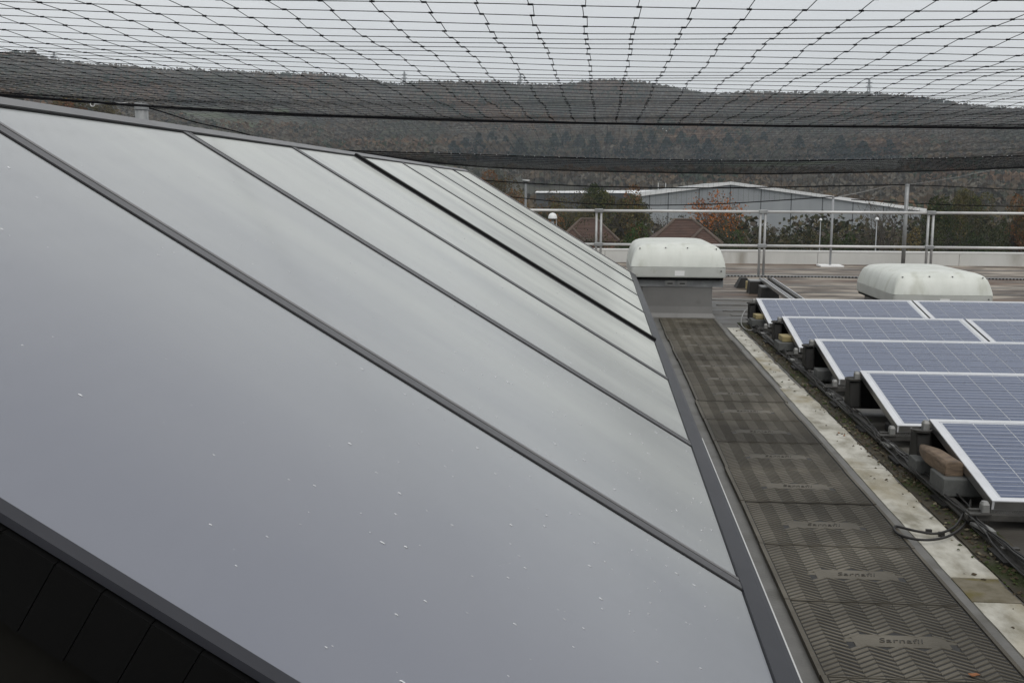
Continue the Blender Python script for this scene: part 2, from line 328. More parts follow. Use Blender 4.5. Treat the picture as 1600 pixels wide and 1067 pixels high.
# ================================================================== ROOF WALKWAY (ribbed mats) and membrane edges
MX0, MX1, MP = .687, 1.287, .603
walk = MB(); walk.box(.60, 1.345, .5, 12.4, 0.0, .004); walk = walk.build('walkway', 'membrane'); tag(walk, kind='structure', label='walkway of ribbed rubber mats on grey membrane')
def mat_mesh():
    mb = MB(); w, l = MX1-MX0, MP-.006
    mb.k = 0; mb.box(0, w, 0, l, .0, .012)
    mb.k = 1; mb.box(-.012, .004, 0, l, 0, .020); mb.box(w-.004, w+.010, 0, l, 0, .017)
    nc = 10; cw = (w-.02)/nc; nr = 20; rp = l/nr; sl = .044
    def clip(q): return [(a, min(max(b, .004), l-.004), c) for a, b, c in q]
    for c in range(nc):
        xa = .01+c*cw; xb = xa+cw-.0006; up = 1 if c % 2 == 0 else -1
        for r in range(-2, nr+2):
            yc = (r+.5)*rp; ya, yb = yc-up*sl/2, yc+up*sl/2; h = rp*(.32 if c % 2 == 0 else .20)
            if max(ya, yb)+h < .012 or min(ya, yb)-h > l-.012: continue
            xm = (xa+xb)/2
            if abs(xm-w/2) < .15 and abs(yc-l*.47) < .030+.014*(1-abs(xm-w/2)/.15): continue
            t = .0014; z0, z1 = .012, .0144
            mb.hexa(clip([(xa, ya-h, z0), (xb, yb-h, z0), (xb, yb+h, z0), (xa, ya+h, z0), (xa+t*.3, ya-h+t, z1), (xb-t*.3, yb-h+t, z1), (xb-t*.3, yb+h-t, z1), (xa+t*.3, ya+h-t, z1)]))
    mb.hexa([(w/2-.178, l*.47-.012, .012), (w/2+.178, l*.47-.012, .012), (w/2+.178, l*.47+.012, .012), (w/2-.178, l*.47+.012, .012), (w/2-.176, l*.47-.010, .0132), (w/2+.176, l*.47-.010, .0132), (w/2+.176, l*.47+.010, .0132), (w/2-.176, l*.47+.010, .0132)])
    mb.box(w/2-.150, w/2+.150, l*.47-.046, l*.47+.046, .012, .0136)
    return mb
mat0 = mat_mesh().build('walkway_mat', ['mat_rubber', 'mat_rib'], walk); mat_me = mat0.data
fc = bpy.data.curves.new('lettering', 'FONT'); fc.body = 'Sarnafil'; fc.size = .046; fc.extrude = .0015; fc.shear = .25; fc.align_x = 'CENTER'; fc.align_y = 'CENTER'; fc.space_character = 1.05; fc.offset = -.0002
_t = bpy.data.objects.new('lettering_source', fc); COL.objects.link(_t); bpy.context.view_layer.update()
txt_me = bpy.data.meshes.new_from_object(_t.evaluated_get(bpy.context.evaluated_depsgraph_get())); bpy.data.objects.remove(_t); bpy.data.curves.remove(fc)
txt_me.materials.clear(); txt_me.materials.append(MATS['lettering']); txt_me.name = 'lettering'
Y0 = 3.065-2*MP
for i in range(17):
    if Y0+(i+1)*MP > 12.32: break
    o = mat0 if i == 0 else bpy.data.objects.new('walkway_mat', mat_me)
    if i: COL.objects.link(o); o.parent = walk
    o.location = (MX0+random.uniform(-.007, .007), Y0+i*MP+random.uniform(-.003, .003), .0045+random.uniform(0, .0012)); o.rotation_euler = (random.uniform(-.0016, .0016), random.uniform(-.002, .002), random.uniform(-.008, .008))
    t = link('lettering', txt_me, o); t.location = ((MX1-MX0)/2+.0, (MP-.006)*.47, .0140)
    t.scale = (1.0, 1.05, 1)

# pale lichen strip beside the walkway, in lengths; irregular edges
strip = MB(); strip.box(1.345, 1.348, .6, .7, 0, .003); 
def ragged(name, mat, x0, x1, y0, y1, z, jit, step=.11, parent=None, th=.004, bot=.0):
    mb = MB(); n = max(2, int((y1-y0)/step)); L = []; Rr = []
    for k in range(n+1):
        y = y0+(y1-y0)*k/n; L.append((x0+random.uniform(-jit, jit)*.3, y)); Rr.append((x1+random.uniform(-jit, jit), y))
    o = len(mb.v)
    for k in range(n):
        a, b, c, d = L[k], Rr[k], Rr[k+1], L[k+1]
        mb.hexa([(*a, bot), (*b, bot), (*c, bot), (*d, bot), (*a, z), (*b, z), (*c, z), (*d, z)])
    return mb.build(name, mat, parent)
ys = [.9, 2.62, 3.74, 3.98, 5.6, 7.9, 10.1, 11.4]
edge = empty('membrane_edge_strip', (0, 0, 0), kind='structure', label='pale weathered strip of membrane beside the rubber walkway')
for i in range(len(ys)-1):
    nm = 'pale_sheet' if i != 2 else 'patch_sheet'
    ragged(nm, 'pale_strip' if i != 2 else 'patch', 1.345+(.02 if i > 4 else 0), 1.515-(.02 if i > 4 else 0), ys[i]+.004, ys[i+1]-.004, .008, .007, parent=edge)
tag(ragged('roof_gutter', 'mossy', 1.53, 1.72, .6, 11.9, .005, .01, step=.2), kind='structure', label='mossy brown membrane channel beside the solar panels')
# moss, leaf bits and dirt lying along the edge of the panel rail
mb = MB()
for i in range(2600):
    y = random.uniform(2.6, 11.6); x = 1.60+random.gauss(0, .045)+ (.03 if random.random() < .3 else 0)
    if random.random() < .05: x = random.uniform(1.40, 1.60)
    s = random.uniform(.003, .014); z = .005+random.uniform(0, .008); a = random.uniform(0, 6.28)
    mb.k = random.choices((0, 1, 2), (5, 4 if y < 5.2 or 6.5 < y < 9 else 1, 1.2))[0]
    P = [Vector((x, y, z)) + Vector((math.cos(a+q)*s*random.uniform(.6, 1.2), math.sin(a+q)*s*random.uniform(.6, 1.2), random.uniform(-.003, .006))) for q in (0, 1.6, 3.1, 4.7)]
    T = Vector((x, y, z+s*.6))
    for q in range(4): mb.face([P[q], P[(q+1) % 4], T])
tag(mb.build('moss_debris', ['debris_brown', 'moss_green', 'debris_pale']), kind='stuff', label='moss and leaf litter along the edge of the solar array')
for (px, py, nm) in ((1366, 1011+30, 'orange'), (1319, 681, 'orange'), (1313, 679, 'orange')):
    pass

# ================================================================== SKYLIGHT
XB, ZB, XR, ZR = .385, .50, -1.573, 1.68
YB = [float(at_z(*q, ZB)[1]) for q in ((1182, 930), (1098, 705), (1055, 600), (1041.7, 539.7), (1018, 493.5), (1007.7, 466.5), (998.7, 443.8))]
YE = float(at_z(995, 428.7, ZB)[1])
SLV = Vector((XR-XB, 0, ZR-ZB)); SLL = SLV.length; SU = SLV.normalized(); SN = Vector((-SU.z, 0, SU.x)) if SU.x > 0 else Vector((SU.z, 0, -SU.x))
# near end of the roof light: where the rake line (480,1067) pierces the plane
def on_plane(px, py):
    d = Vector(ray(px, py)); o = Vector((0, 0, CZ)); P0 = Vector((XB, 0, ZB)); t = (P0-o).dot(SN)/d.dot(SN); return o+d*t
YN = (on_plane(440, 1050).y + on_plane(0, 776).y)/2; YN_OUT = (on_plane(480, 1072).y + on_plane(0, 811).y)/2; print('YN', YN, YN_OUT, on_plane(440, 1050).y, on_plane(0, 776).y)
def S(u, y, h=0):     # a point on the slope: u metres up from the eaves, h above the glass
    return Vector((XB, y, ZB)) + SU*u + SN*h
skyl = empty('skylight', (0, 0, 0), label='large sloping roof skylight of eight opal glass panes in dark frames', cat='skylight')
edges = [YN] + YB + [YE]
GB = .035
for i in range(8):
    y0, y1 = edges[i], edges[i+1]; mb = MB()
    a = .03; y0 = y0-.03 if i == 0 else y0; mb.hexa([S(.05, y0+a, -.03), S(.05, y1-a, -.03), S(SLL-.06, y1-a, -.03), S(SLL-.06, y0+a, -.03), S(.05, y0+a, 0), S(.05, y1-a, 0), S(SLL-.06, y1-a, 0), S(SLL-.06, y0+a, 0)])
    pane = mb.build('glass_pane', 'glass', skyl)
    nd = [230, 240, 120, 30, 20, 0, 0, 0][i]
    if nd:
        mb = MB()
        for k in range(nd):
            u = random.uniform(.1, SLL-.3); 
            if random.random() < .55: u = random.uniform(.06, 1.0)
            y = random.uniform(y0+.08, y1-.08); s = min(.0034, .0015*math.exp(random.gauss(0, .5))); e = random.uniform(1.0, 1.9)
            c = S(u, y, 0); n = 6; rg = []
            for (rr, hh) in ((1, 0), (.85, .32), (.45, .52)):
                rg.append([c + SU*(math.cos(6.283*q/n)*s*e*rr) + Vector((0, 1, 0))*(math.sin(6.283*q/n)*s*rr) + SN*(s*hh+.0002) for q in range(n)])
            mb.loft(rg)
        tag(mb.build('water_drops', 'drop', pane, smooth=True), kind='stuff')
# glazing bars
for i, y in enumerate(YB):
    thick_gap = i in (3, 6)
    mb = MB(); w = .030
    def strip_(ya, yb, h0, h1, k):
        mb.k = k; a_, b_ = .046, SLL-.054; mb.hexa([S(a_, ya, h0), S(a_, yb, h0), S(b_, yb, h0), S(b_, ya, h0), S(a_, ya, h1), S(a_, yb, h1), S(b_, yb, h1), S(b_, ya, h1)])
    if thick_gap:
        g2 = .030 if i == 3 else .020; strip_(y-g2, y+g2, -.03, .021 if i == 3 else .008, 1); strip_(y-g2-.022, y-g2, -.03, .004, 0)
    else:
        strip_(y-.043, y+.042, -.03, .0015, 1)
        strip_(y-.034, y+.010, .0015, .0045, 0); strip_(y+.022, y+.039, .0015, .004, 2)
    mb.build('glazing_bar', ['bar_grey', 'gasket', 'bar_light'], skyl)
# rake caps at both ends
mb = MB(); mb.hexa([S(-.05, YN_OUT, -.014), S(-.05, YN+.006, -.014), S(SLL-.012, YN+.006, -.014), S(SLL-.012, YN_OUT, -.014), S(-.05, YN_OUT, -.004), S(-.05, YN-.004, .003), S(SLL-.012, YN-.004, .003), S(SLL-.012, YN_OUT, -.004)])
mb.build('rake_cap', 'sill_grey', skyl)
mb = MB(); mb.hexa([S(-.03, YE-.032, -.10), S(-.03, YE+.03, -.10), S(SLL-.012, YE+.03, -.10), S(SLL-.012, YE-.032, -.10), S(-.03, YE-.032, .010), S(-.03, YE+.03, .010), S(SLL-.012, YE+.03, .010), S(SLL-.012, YE-.032, .010)])
mb.build('rake_cap', 'bar_light', skyl, bevel=.004)
# eaves flashing, in lengths
mb = MB(); mb.hexa([S(-.008, YN_OUT, -.03), S(-.008, YE, -.03), S(.048, YE, -.03), S(.048, YN_OUT, -.03), S(-.008, YN_OUT, .006), S(-.008, YE, .006), S(.048, YE, .006), S(.048, YN_OUT, .006)])
mb.box(XB+.004, XB+.020, YN_OUT, YE, ZB-.09, ZB+.002); mb.build('eaves_flashing', 'sill_grey', skyl)
mb = MB(); mb.box(XB+.021, XB+.026, YN, 4.1, ZB-.09, ZB-.004); mb.build('drip_edge', 'galv', skyl)
# ridge cap and the rear slope
mb = MB(); mb.hexa([S(SLL-.052, YN_OUT, -.02), S(SLL-.052, YE+.03, -.02), S(SLL-.004, YE+.03, -.02), S(SLL-.004, YN_OUT, -.02), S(SLL-.052, YN_OUT, .008), S(SLL-.052, YE+.03, .008), S(SLL-.012, YE+.03, .010), S(SLL-.012, YN_OUT, .010)])
mb.build('ridge_cap', 'ridge_metal', skyl)
mb = MB(); mb.hexa([S(SLL-.06, YN+.03, -.006), S(SLL-.06, YE-.03, -.006), S(SLL-.052, YE-.03, -.006), S(SLL-.052, YN+.03, -.006), S(SLL-.06, YN+.03, .003), S(SLL-.06, YE-.03, .003), S(SLL-.052, YE-.03, .003), S(SLL-.052, YN+.03, .003)])
mb.build('ridge_gasket', 'gasket', skyl)
XRR = XR-.008
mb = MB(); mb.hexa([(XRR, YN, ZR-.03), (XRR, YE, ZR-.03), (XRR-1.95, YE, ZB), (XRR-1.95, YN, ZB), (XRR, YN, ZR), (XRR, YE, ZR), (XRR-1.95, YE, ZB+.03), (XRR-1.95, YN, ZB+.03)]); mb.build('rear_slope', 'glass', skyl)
# kerb under the eaves (membrane dressed up it) and the dark gable end
mb = MB(); mb.box(XB-.14, XB-.0, YN+.05, YE-.02, 0, ZB-.06); mb.box(XRR-1.95, XRR-1.8, YN+.05, YE-.02, 0, ZB-.02); mb.box(XRR-1.8, XB-.14, YE-.12, YE-.02, 0, ZB-.06); mb.build('kerb', 'upstand', skyl)
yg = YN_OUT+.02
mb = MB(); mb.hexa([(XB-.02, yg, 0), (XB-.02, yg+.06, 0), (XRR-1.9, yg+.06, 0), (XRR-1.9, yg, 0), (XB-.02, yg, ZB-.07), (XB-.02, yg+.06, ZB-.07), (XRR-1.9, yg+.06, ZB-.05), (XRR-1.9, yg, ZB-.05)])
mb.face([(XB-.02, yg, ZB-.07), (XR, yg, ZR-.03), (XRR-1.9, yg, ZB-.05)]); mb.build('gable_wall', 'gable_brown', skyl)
# framed dark gable panels hanging square to the rake, uneven bottoms
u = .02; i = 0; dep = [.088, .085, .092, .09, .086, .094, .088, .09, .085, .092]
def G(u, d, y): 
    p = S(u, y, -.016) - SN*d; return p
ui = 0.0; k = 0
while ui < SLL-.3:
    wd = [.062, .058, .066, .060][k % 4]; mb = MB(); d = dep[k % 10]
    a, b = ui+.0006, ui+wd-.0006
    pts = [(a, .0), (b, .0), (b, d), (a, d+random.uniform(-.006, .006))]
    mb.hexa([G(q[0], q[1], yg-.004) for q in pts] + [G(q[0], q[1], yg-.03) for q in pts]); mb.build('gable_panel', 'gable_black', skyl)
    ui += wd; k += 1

# ================================================================== ROOF VENT HOODS
def rrect(w, d, r, z, n=5, cy=0):
    P = []
    for (sx, sy, a0) in ((1, 1, 0), (-1, 1, 90), (-1, -1, 180), (1, -1, 270)):
        for k in range(n+1):
            a = R(a0+90*k/n); P.append((sx*(w/2-r)+r*math.cos(a), sy*(d/2-r)+cy+r*math.sin(a), z))
    return P
def make_hood(w, d, label, plinth_h, pl):
    h = empty('roof_vent', label=label, cat='roof vent', group='white cowled vents on the roof')
    mb = MB()                                        # cowl: drafted sides rolling over into a flat-crowned top
    rings = [rrect(w-.006, d-.006, .022, .118, 3), rrect(w-.02, d-.02, .022, .16, 3)]
    for z, ins in ((.24, .030), (.295, .050), (.328, .072), (.352, .105), (.370, .150), (.382, .21), (.389, .30), (.392, .42)):
        rings.append(rrect(w-2*ins, d-2*ins*1.05, min(.022+ins*.5, (w-2*ins)*.35), z, 3))
    mb.loft(rings); c = mb.build('cowl', 'grp', h, smooth=True); c.data.set_sharp_from_angle(angle=R(36))
    mb = MB(); mb.loft([rrect(w-.03, d-.03, .03, .0), rrect(w, d, .04, .0), rrect(w+.006, d+.006, .045, .012), rrect(w, d, .045, .112), rrect(w-.03, d-.03, .05, .119)], cap=False); mb.build('lip', 'grp_lip', h, smooth=False)
    mb = MB(); mb.loft([rrect(w-.05, d-.05, .03, -.035), rrect(w-.03, d-.03, .03, .02)]); mb.build('shadow_gap', 'gasket', h)
    for sx, zz in ((-.40, .325), (-.13, .334), (.10, .334), (.40, .325)):
        mb = MB(); ys_ = -(d/2 - (.069 if zz < .33 else .079)); mb.box(sx*w-.007, sx*w+.007, ys_-.012, ys_+.02, zz-.005, zz+.004); mb.build('screw', 'screw', h)
    mb = MB(); mb.box(w*.45-.008, w*.45+.008, -d/2-.006, -d/2+.006, .068, .082); mb.build('screw', 'screw', h)
    mb = MB(); mb.box(-.035, .075, -d/2-.005, -d/2+.006, .018, .075); mb.build('label_plate', 'white_label', h)
    if pl:
        pw, pd, cx = pl
        mb = MB(); mb.box(cx-pw/2-.03, cx+pw/2+.13, -pd/2-.01, pd/2, -.115, -.036); mb.build('vent_frame', 'galv_dull', h)
        for q in (-.07, .07):
            f = MB(); f.box(cx+q-.055, cx+q+.055, -pd/2-.020, -pd/2-.0101, -.105, -.045); f = f.build('catch', 'alu_side', h)
            s = MB(); s.box(cx+q-.03, cx+q+.03, -pd/2-.023, -pd/2-.0201, -.083, -.071); s.build('catch_slot', 'gasket', f)
        mb = MB(); mb.loft([rrect(pw+.09, pd+.09, .02, -plinth_h+.004), rrect(pw+.025, pd+.025, .02, -plinth_h+.05), rrect(pw, pd, .02, -plinth_h+.13), rrect(pw, pd, .02, -.115)]); mb.build('plinth', 'upstand', h)
    else:
        mb = MB(); mb.loft([rrect(w*.86, d*.86, .03, -plinth_h), rrect(w*.86, d*.86, .03, -.034)]); mb.build('plinth', 'upstand', h)
    return h
yh = float(at_z(1060, 496, 0)[1]); fy = yh-.09
a = at_y(984.5, 433, fy); b = at_y(1134, 434, fy); wh = b[0]-a[0]; HD = 1.8
zt_ = float((a[2]+b[2])/2)
c0 = at_y(1000, 480, yh)[0]; c1 = at_y(1111, 480, yh)[0]; pc = (a[0]+b[0])/2
hd = make_hood(wh, HD, 'white cowled roof vent on a tall grey plinth at the end of the walkway', zt_, (float(c1-c0), HD-.2, float((c0+c1)/2-pc)))
hd.location = (pc, fy+HD/2, zt_)
fy2 = 12.9
a = at_y(1395, 474, fy2); b = at_y(1552, 476, fy2); z2 = float(at_y(1470, 477, fy2)[2])
hd2 = make_hood(float(b[0]-a[0]), 1.85, 'squat stained white cowled vent behind the back row of solar panels', max(z2, .1), None)
hd2.location = ((a[0]+b[0])/2, fy2+.925, z2)

# ================================================================== SOLAR ARRAY
PL, TZ, BZ, PXL = 1.65, .29, .13, 1.712
rows_px = [((1452.5, 654.4), (1545.4, 776.4)), ((1345, 578.9), (1400, 661.7)), ((1271.8, 529.3), (1313, 591.5)), ((1217.8, 494), (1247.5, 541.8)), ((1179, 466), (1201.5, 508))]
ROWS = []
for t, b in rows_px:
    T = at_z(*t, TZ); B = at_z(*b, BZ); ROWS.append((float(T[1]), float(T[0]), float(B[1])))
PITCH = (ROWS[4][0]-ROWS[0][0])/4; RUN = sum(r[0]-r[2] for r in ROWS)/5
print('rows', ROWS, 'pitch', PITCH, 'run', RUN)
PW = math.hypot(RUN, TZ-BZ); TILT = math.atan2(TZ-BZ, RUN)
NCX, NCY = 10, 6
cell_me = None
def make_panel():
    p = empty('solar_panel', label='x', cat='solar panel', group='solar panels tilted in rows on the roof')
    fw, th = .034, .042
    mb = MB(); mb.k = 0                              # frame: two long, two short aluminium sections, mitred look
    mb.box(0, PL, 0, fw, -th, 0); mb.box(0, PL, PW-fw, PW, -th, 0); mb.box(0, fw, fw, PW-fw, -th, 0); mb.box(PL-fw, PL, fw, PW-fw, -th, 0)
    mb.k = 1; mb.box(-.0015, 0, .002, PW-.002, -th+.002, -.004); mb.box(.01, PL-.01, -.0015, 0, -th+.002, -.004)  # side and front skins, colour darkened for their shade and dark roof reflection
    mb.build('frame', ['alu', 'alu_side'], p)
    mb = MB(); mb.box(fw, PL-fw, fw, PW-fw, -.008, -.005); mb.build('backsheet', 'backsheet', p)
    gx, gy = .0048, .0042; cw = (PL-2*fw-.03)/NCX; ch = (PW-2*fw-.02)/NCY
    global cell_me
    if cell_me is None:
        me = bpy.data.meshes.new('solar_cell'); w, h = cw-gx, ch-gy
        me.from_pydata([(0, 0, 0), (w, 0, 0), (w, h, 0), (0, h, 0)], [], [(0, 1, 2, 3)]); uv = me.uv_layers.new(name='UVMap')
        for i, q in enumerate(((0, 0), (1, 0), (1, 1), (0, 1))): uv.data[i].uv = q
        me.materials.append(MATS['cell']); cell_me = me
    for i in range(NCX):
        for j in range(NCY):
            o = link('solar_cell', cell_me, p); o.location = (fw+.015+i*cw+gx/2, fw+.01+j*ch+gy/2, -.0035)
    return p
proto = make_panel(); first = True
ords = {0: 'front', 1: 'second', 2: 'middle', 3: 'fourth', 4: 'back'}
for r, (ty, tx, by) in enumerate(ROWS):
    for k in range(2):
        o = proto if first else copy_tree(proto); first = False
        o.location = (PXL+k*(PL+.022), ty-RUN, BZ); o.rotation_euler = (TILT, 0, 0)
        o['label'] = {0: 'tilted blue solar panel at the walkway end of the %s row', 1: 'tilted blue solar panel second from the walkway in the %s row'}[k] % ords[r]
# mounting under every row: black end console with a tray, wind deflector, clamps, front rail and strap
def make_mount():
    t = empty('panel_support', label='x', cat='panel mount', group='black mounting frames under the panel rows')
    # local: origin at panel's top-left corner, x along row, y to the back, z down from the roof = -TZ
    L = 3.32; z0 = -TZ
    mb = MB(); mb.hexa([(-.078, -.12, z0+.06), (-.008, -.12, z0+.06), (-.008, .07, z0+.06), (-.078, .07, z0+.06), (-.082, -.075, -.06), (-.006, -.075, -.06), (-.006, .03, -.06), (-.082, .03, -.06)])
    mb.build('console', 'console', t, bevel=.012)
    mb = MB(); mb.lathe([(.0, -.006), (.052, -.004), (.055, .008), (.048, .010), (.045, .002), (0, .001)], (-.052, -.05, -.050), 14); mb.build('tray', 'rail_dark', t)
    mb = MB(); mb.hexa([(-.006, .03, z0+.03), (L, .03, z0+.03), (L, .06, z0+.03), (-.006, .06, z0+.03), (-.006, -.03, -.06), (L, -.03, -.06), (L, -.02, -.06), (-.006, -.02, -.06)]); mb.build('wind_deflector', 'console', t)
    yb, zb = -RUN, BZ-TZ
    for (cy, cz) in ((-.03, -.015), (yb+.015, zb-.02)):
        mb = MB(); mb.loft([rrect(.034, .042, .006, -.035), rrect(.034, .042, .008, .0), rrect(.024, .030, .008, .012)]); c = mb.build('clamp', 'strap', t, bevel=0, smooth=False); c.location = (-.026, cy, cz)
    mb = MB(); mb.box(-.11, L, yb-.02, yb+.012, zb-.085, zb-.060); mb.box(-.09, L, yb+.012, yb+.035, zb-.085, zb-.045); mb.build('front_rail', 'rail_dark', t)
    mb = MB(); mb.box(-.10, -.01, yb-.030, yb+.04, zb-.060, zb-.053); mb.build('rail_shelf', 'rail_dark', t)
    mb = MB(); mb.hexa([(-.10, yb-.15, z0+.045), (-.05, yb-.15, z0+.045), (-.05, yb-.03, zb-.10), (-.10, yb-.03, zb-.10), (-.10, yb-.155, z0+.055), (-.05, yb-.155, z0+.055), (-.05, yb-.03, zb-.088), (-.10, yb-.03, zb-.088)])
    mb.box(-.10, -.05, yb-.20, yb-.15, z0+.045, z0+.055); mb.build('tie_strap', 'strap', t)
    mb = MB(); mb.box(-.10, -.03, yb-.02, yb+.06, z0+.03, zb-.086); mb.build('rail_foot', 'console', t)
    mb = MB(); mb.box(0, L, yb+.012, yb+.03, zb-.060, zb-.043); mb.build('packing_strip', 'alu_side', t)
    return t
mt = make_mount(); fm = True
Ys = [ROWS[0][0]-PITCH] + [r[0] for r in ROWS]
nm_ = ['nearest, cut by the bottom right edge of the picture', 'under the front row of solar panels', 'under the second row of solar panels', 'under the middle row of solar panels', 'under the fourth row of solar panels', 'under the back row of solar panels']
for i, y in enumerate(Ys):
    o = mt if fm else copy_tree(mt); fm = False
    o.location = (PXL, y, TZ); o['label'] = 'black panel mounting frame ' + nm_[i]
# long base rails down the end of the array
mb = MB(); mb.box(-.014, .014, 2.6, 11.75, .030, .048); base = empty('base_rail', (1.645, 0, 0), label='long dark aluminium base rail along the walkway end of the panel rows', cat='rail')
mb.box(-.03, -.014, 2.6, 11.75, .022, .030); mb.build('rail_section', 'rail_dark', base)
mb = MB()
for y in np.arange(2.7, 11.7, .38): mb.box(-.035, .035, y-.012, y+.012, .046, .053)
for k, y in enumerate(np.arange(2.7, 11.7, .76)):
    f = MB(); f.box(-.055, .055, y-.09, y+.09, .002, .022); f.build('rubber_foot', 'console', base)
tag(mb.build('rail_clip', 'rail_dark', base), kind='stuff')
def sagline(a, b, sag, n=12):
    a, b = Vector(a), Vector(b); return [a.lerp(b, k/n) + Vector((0, 0, -4*sag*(k/n)*(1-k/n))) for k in range(n+1)]
for i in range(4):
    pts = []
    for k in range(90):
        y = 2.6+k*.103; pts.append((1.632+(-.035+.017*i)+.022*math.sin(k*.37+i*1.7)+random.uniform(-.006, .006), y, .052+.012*abs(math.sin(k*.23+i*2))+random.uniform(0, .004)))
    tag(MB().tube(pts, .0038, 5).build('cable', 'cable', smooth=True), ('black cable nearest the walkway in the bundle on the base rail', 'black cable second from the walkway in the base rail bundle', 'black cable third from the walkway in the base rail bundle', 'black cable closest to the panels in the base rail bundle')[i], 'cable', 'bundled cables beside the solar panels')
# loose loops
lp = [at_z(px, py, .030) for px, py in ((1508, 806), (1492, 822), (1465, 833), (1435, 830), (1410, 824), (1399, 822), (1398, 828), (1408, 836), (1430, 842), (1455, 843), (1480, 838), (1500, 826), (1512, 810), (1516, 795))]
lp[0][2] = .06; lp[-1][2] = .07
mb = MB()
def smooth_path(P, m=5):
    P = [Vector(p) for p in P]; o = []
    for i in range(len(P)-1):
        p0, p1, p2, p3 = P[max(i-1, 0)], P[i], P[i+1], P[min(i+2, len(P)-1)]
        for k in range(m):
            t = k/m; o.append(.5*((2*p1)+(p2-p0)*t+(2*p0-5*p1+4*p2-p3)*t*t+(3*p1-p0-3*p2+p3)*t**3))
    return o+[P[-1]]
mb.tube(smooth_path(lp), .0055, 6); lo = mb.build('cable_loop', 'cable', smooth=True); tag(lo, 'thin black cable looped out over the pale strip beside the walkway', 'cable')
for px, py in ((1451, 831), (1471, 835)):
    q = at_z(px, py, .016); mb = MB(); mb.box(q[0]-.012, q[0]+.012, q[1]-.007, q[1]+.007, .004, .028); mb.build('connector', 'cable', lo)
lp = [at_z(px, py, z) for px, py, z in ((1176, 483, .09), (1166, 484, .08), (1160, 493, .05), (1158, 505, .02), (1163, 513, .014), (1172, 516, .014), (1182, 512, .03))]
tag(MB().tube(smooth_path(lp), .007, 6).build('cable_loop', 'strap', smooth=True), 'grey cable curling up beside the back row mounting', 'cable')
# ballast under the panels
def block(name, mat, px, py, z, dx, dy, dz, rz, label, cat, group=None, bev=.006):
    q = at_z(px, py, z); mb = MB(); mb.box(-dx/2, dx/2, -dy/2, dy/2, 0, dz); o = mb.build(name, mat, bevel=bev); o.location = q; o.rotation_euler = (0, 0, rz); return tag(o, label, cat, group)
def under(r, f, x):  # place at a fraction up the row's left edge
    ty, tx, by = ROWS[r]; return (PXL+x, ty-RUN+RUN*f, 0)
def blk(name, mat, loc, z, d, rz, label, cat, bev=.006):
    mb = MB(); mb.box(-d[0]/2, d[0]/2, -d[1]/2, d[1]/2, 0, d[2]); o = mb.build(name, mat, bevel=bev); o.location = (loc[0], loc[1], z); o.rotation_euler = (0, 0, rz); return tag(o, label, cat)
l = under(4, .48, -.045); blk('ballast_block', 'ballast', l, .05, (.15, .22, .07), 0, 'grey ballast block under the back row of panels', 'block'); blk('timber_block', 'wood_yellow', (l[0]+.01, l[1]+.03, 0), .121, (.085, .17, .045), .05, 'yellow timber block on ballast under the back row of panels', 'wood block')
l = under(3, .48, -.045); blk('ballast_block', 'ballast', l, .05, (.15, .24, .07), 0, 'grey ballast block under the fourth row of panels', 'block'); blk('timber_block', 'wood_yellow', (l[0]+.01, l[1]+.03, 0), .121, (.095, .18, .05), .03, 'yellow timber block on ballast under the fourth row of panels', 'wood block')
l = under(2, .62, .10); blk('ballast_block', 'ballast', l, .03, (.30, .16, .075), 0, 'flat grey ballast block by the console of the middle panel row', 'block'); l = under(2, .35, .16); blk('ballast_block', 'ballast', l, .02, (.24, .22, .085), .1, 'rounded dark grey ballast block low under the middle panel row', 'block', .03)
l = under(0, .50, .085); blk('ballast_block', 'ballast', (1.66, l[1]+.32, 0), .05, (.13, .13, .07), 0, 'small grey block by the console of the front panel row', 'block'); blk('ballast_block', 'ballast', (1.70, l[1]-.04, 0), .05, (.19, .20, .085), .02, 'grey ballast block carrying the timber under front panel row', 'block')
mb = MB(); rg = []                                   # old round-nosed timber bolster
for k in range(9):
    t = k/8; w = .043*math.sin(min(1, .25+t*1.6)*math.pi/2); rg.append([(x_*w*1.0, .17-t*.42, z_*(.035*(.55+.45*min(1, t*2.5)))) for x_, z_ in ((-1, -1), (1, -1), (1, .6), (.7, 1), (-.7, 1), (-1, .6))])
mb.loft(rg); tb = mb.build('timber_bolster', 'timber', bevel=.006); tb.location = (1.655, l[1]+.16, .168); tb.rotation_euler = (0, 0, .06); tag(tb, 'round nosed brown timber offcut lying under the front panel row', 'timber')
l = under(1, .42, .10); blk('brick_piece', 'brick_red', l, .012, (.07, .05, .03), .4, 'broken red brick piece under the second panel row', 'brick'); l = under(1, .30, .14); blk('ballast_block', 'console', l, .012, (.22, .2, .07), .1, 'dark block in shade under the second panel row', 'block', .02)

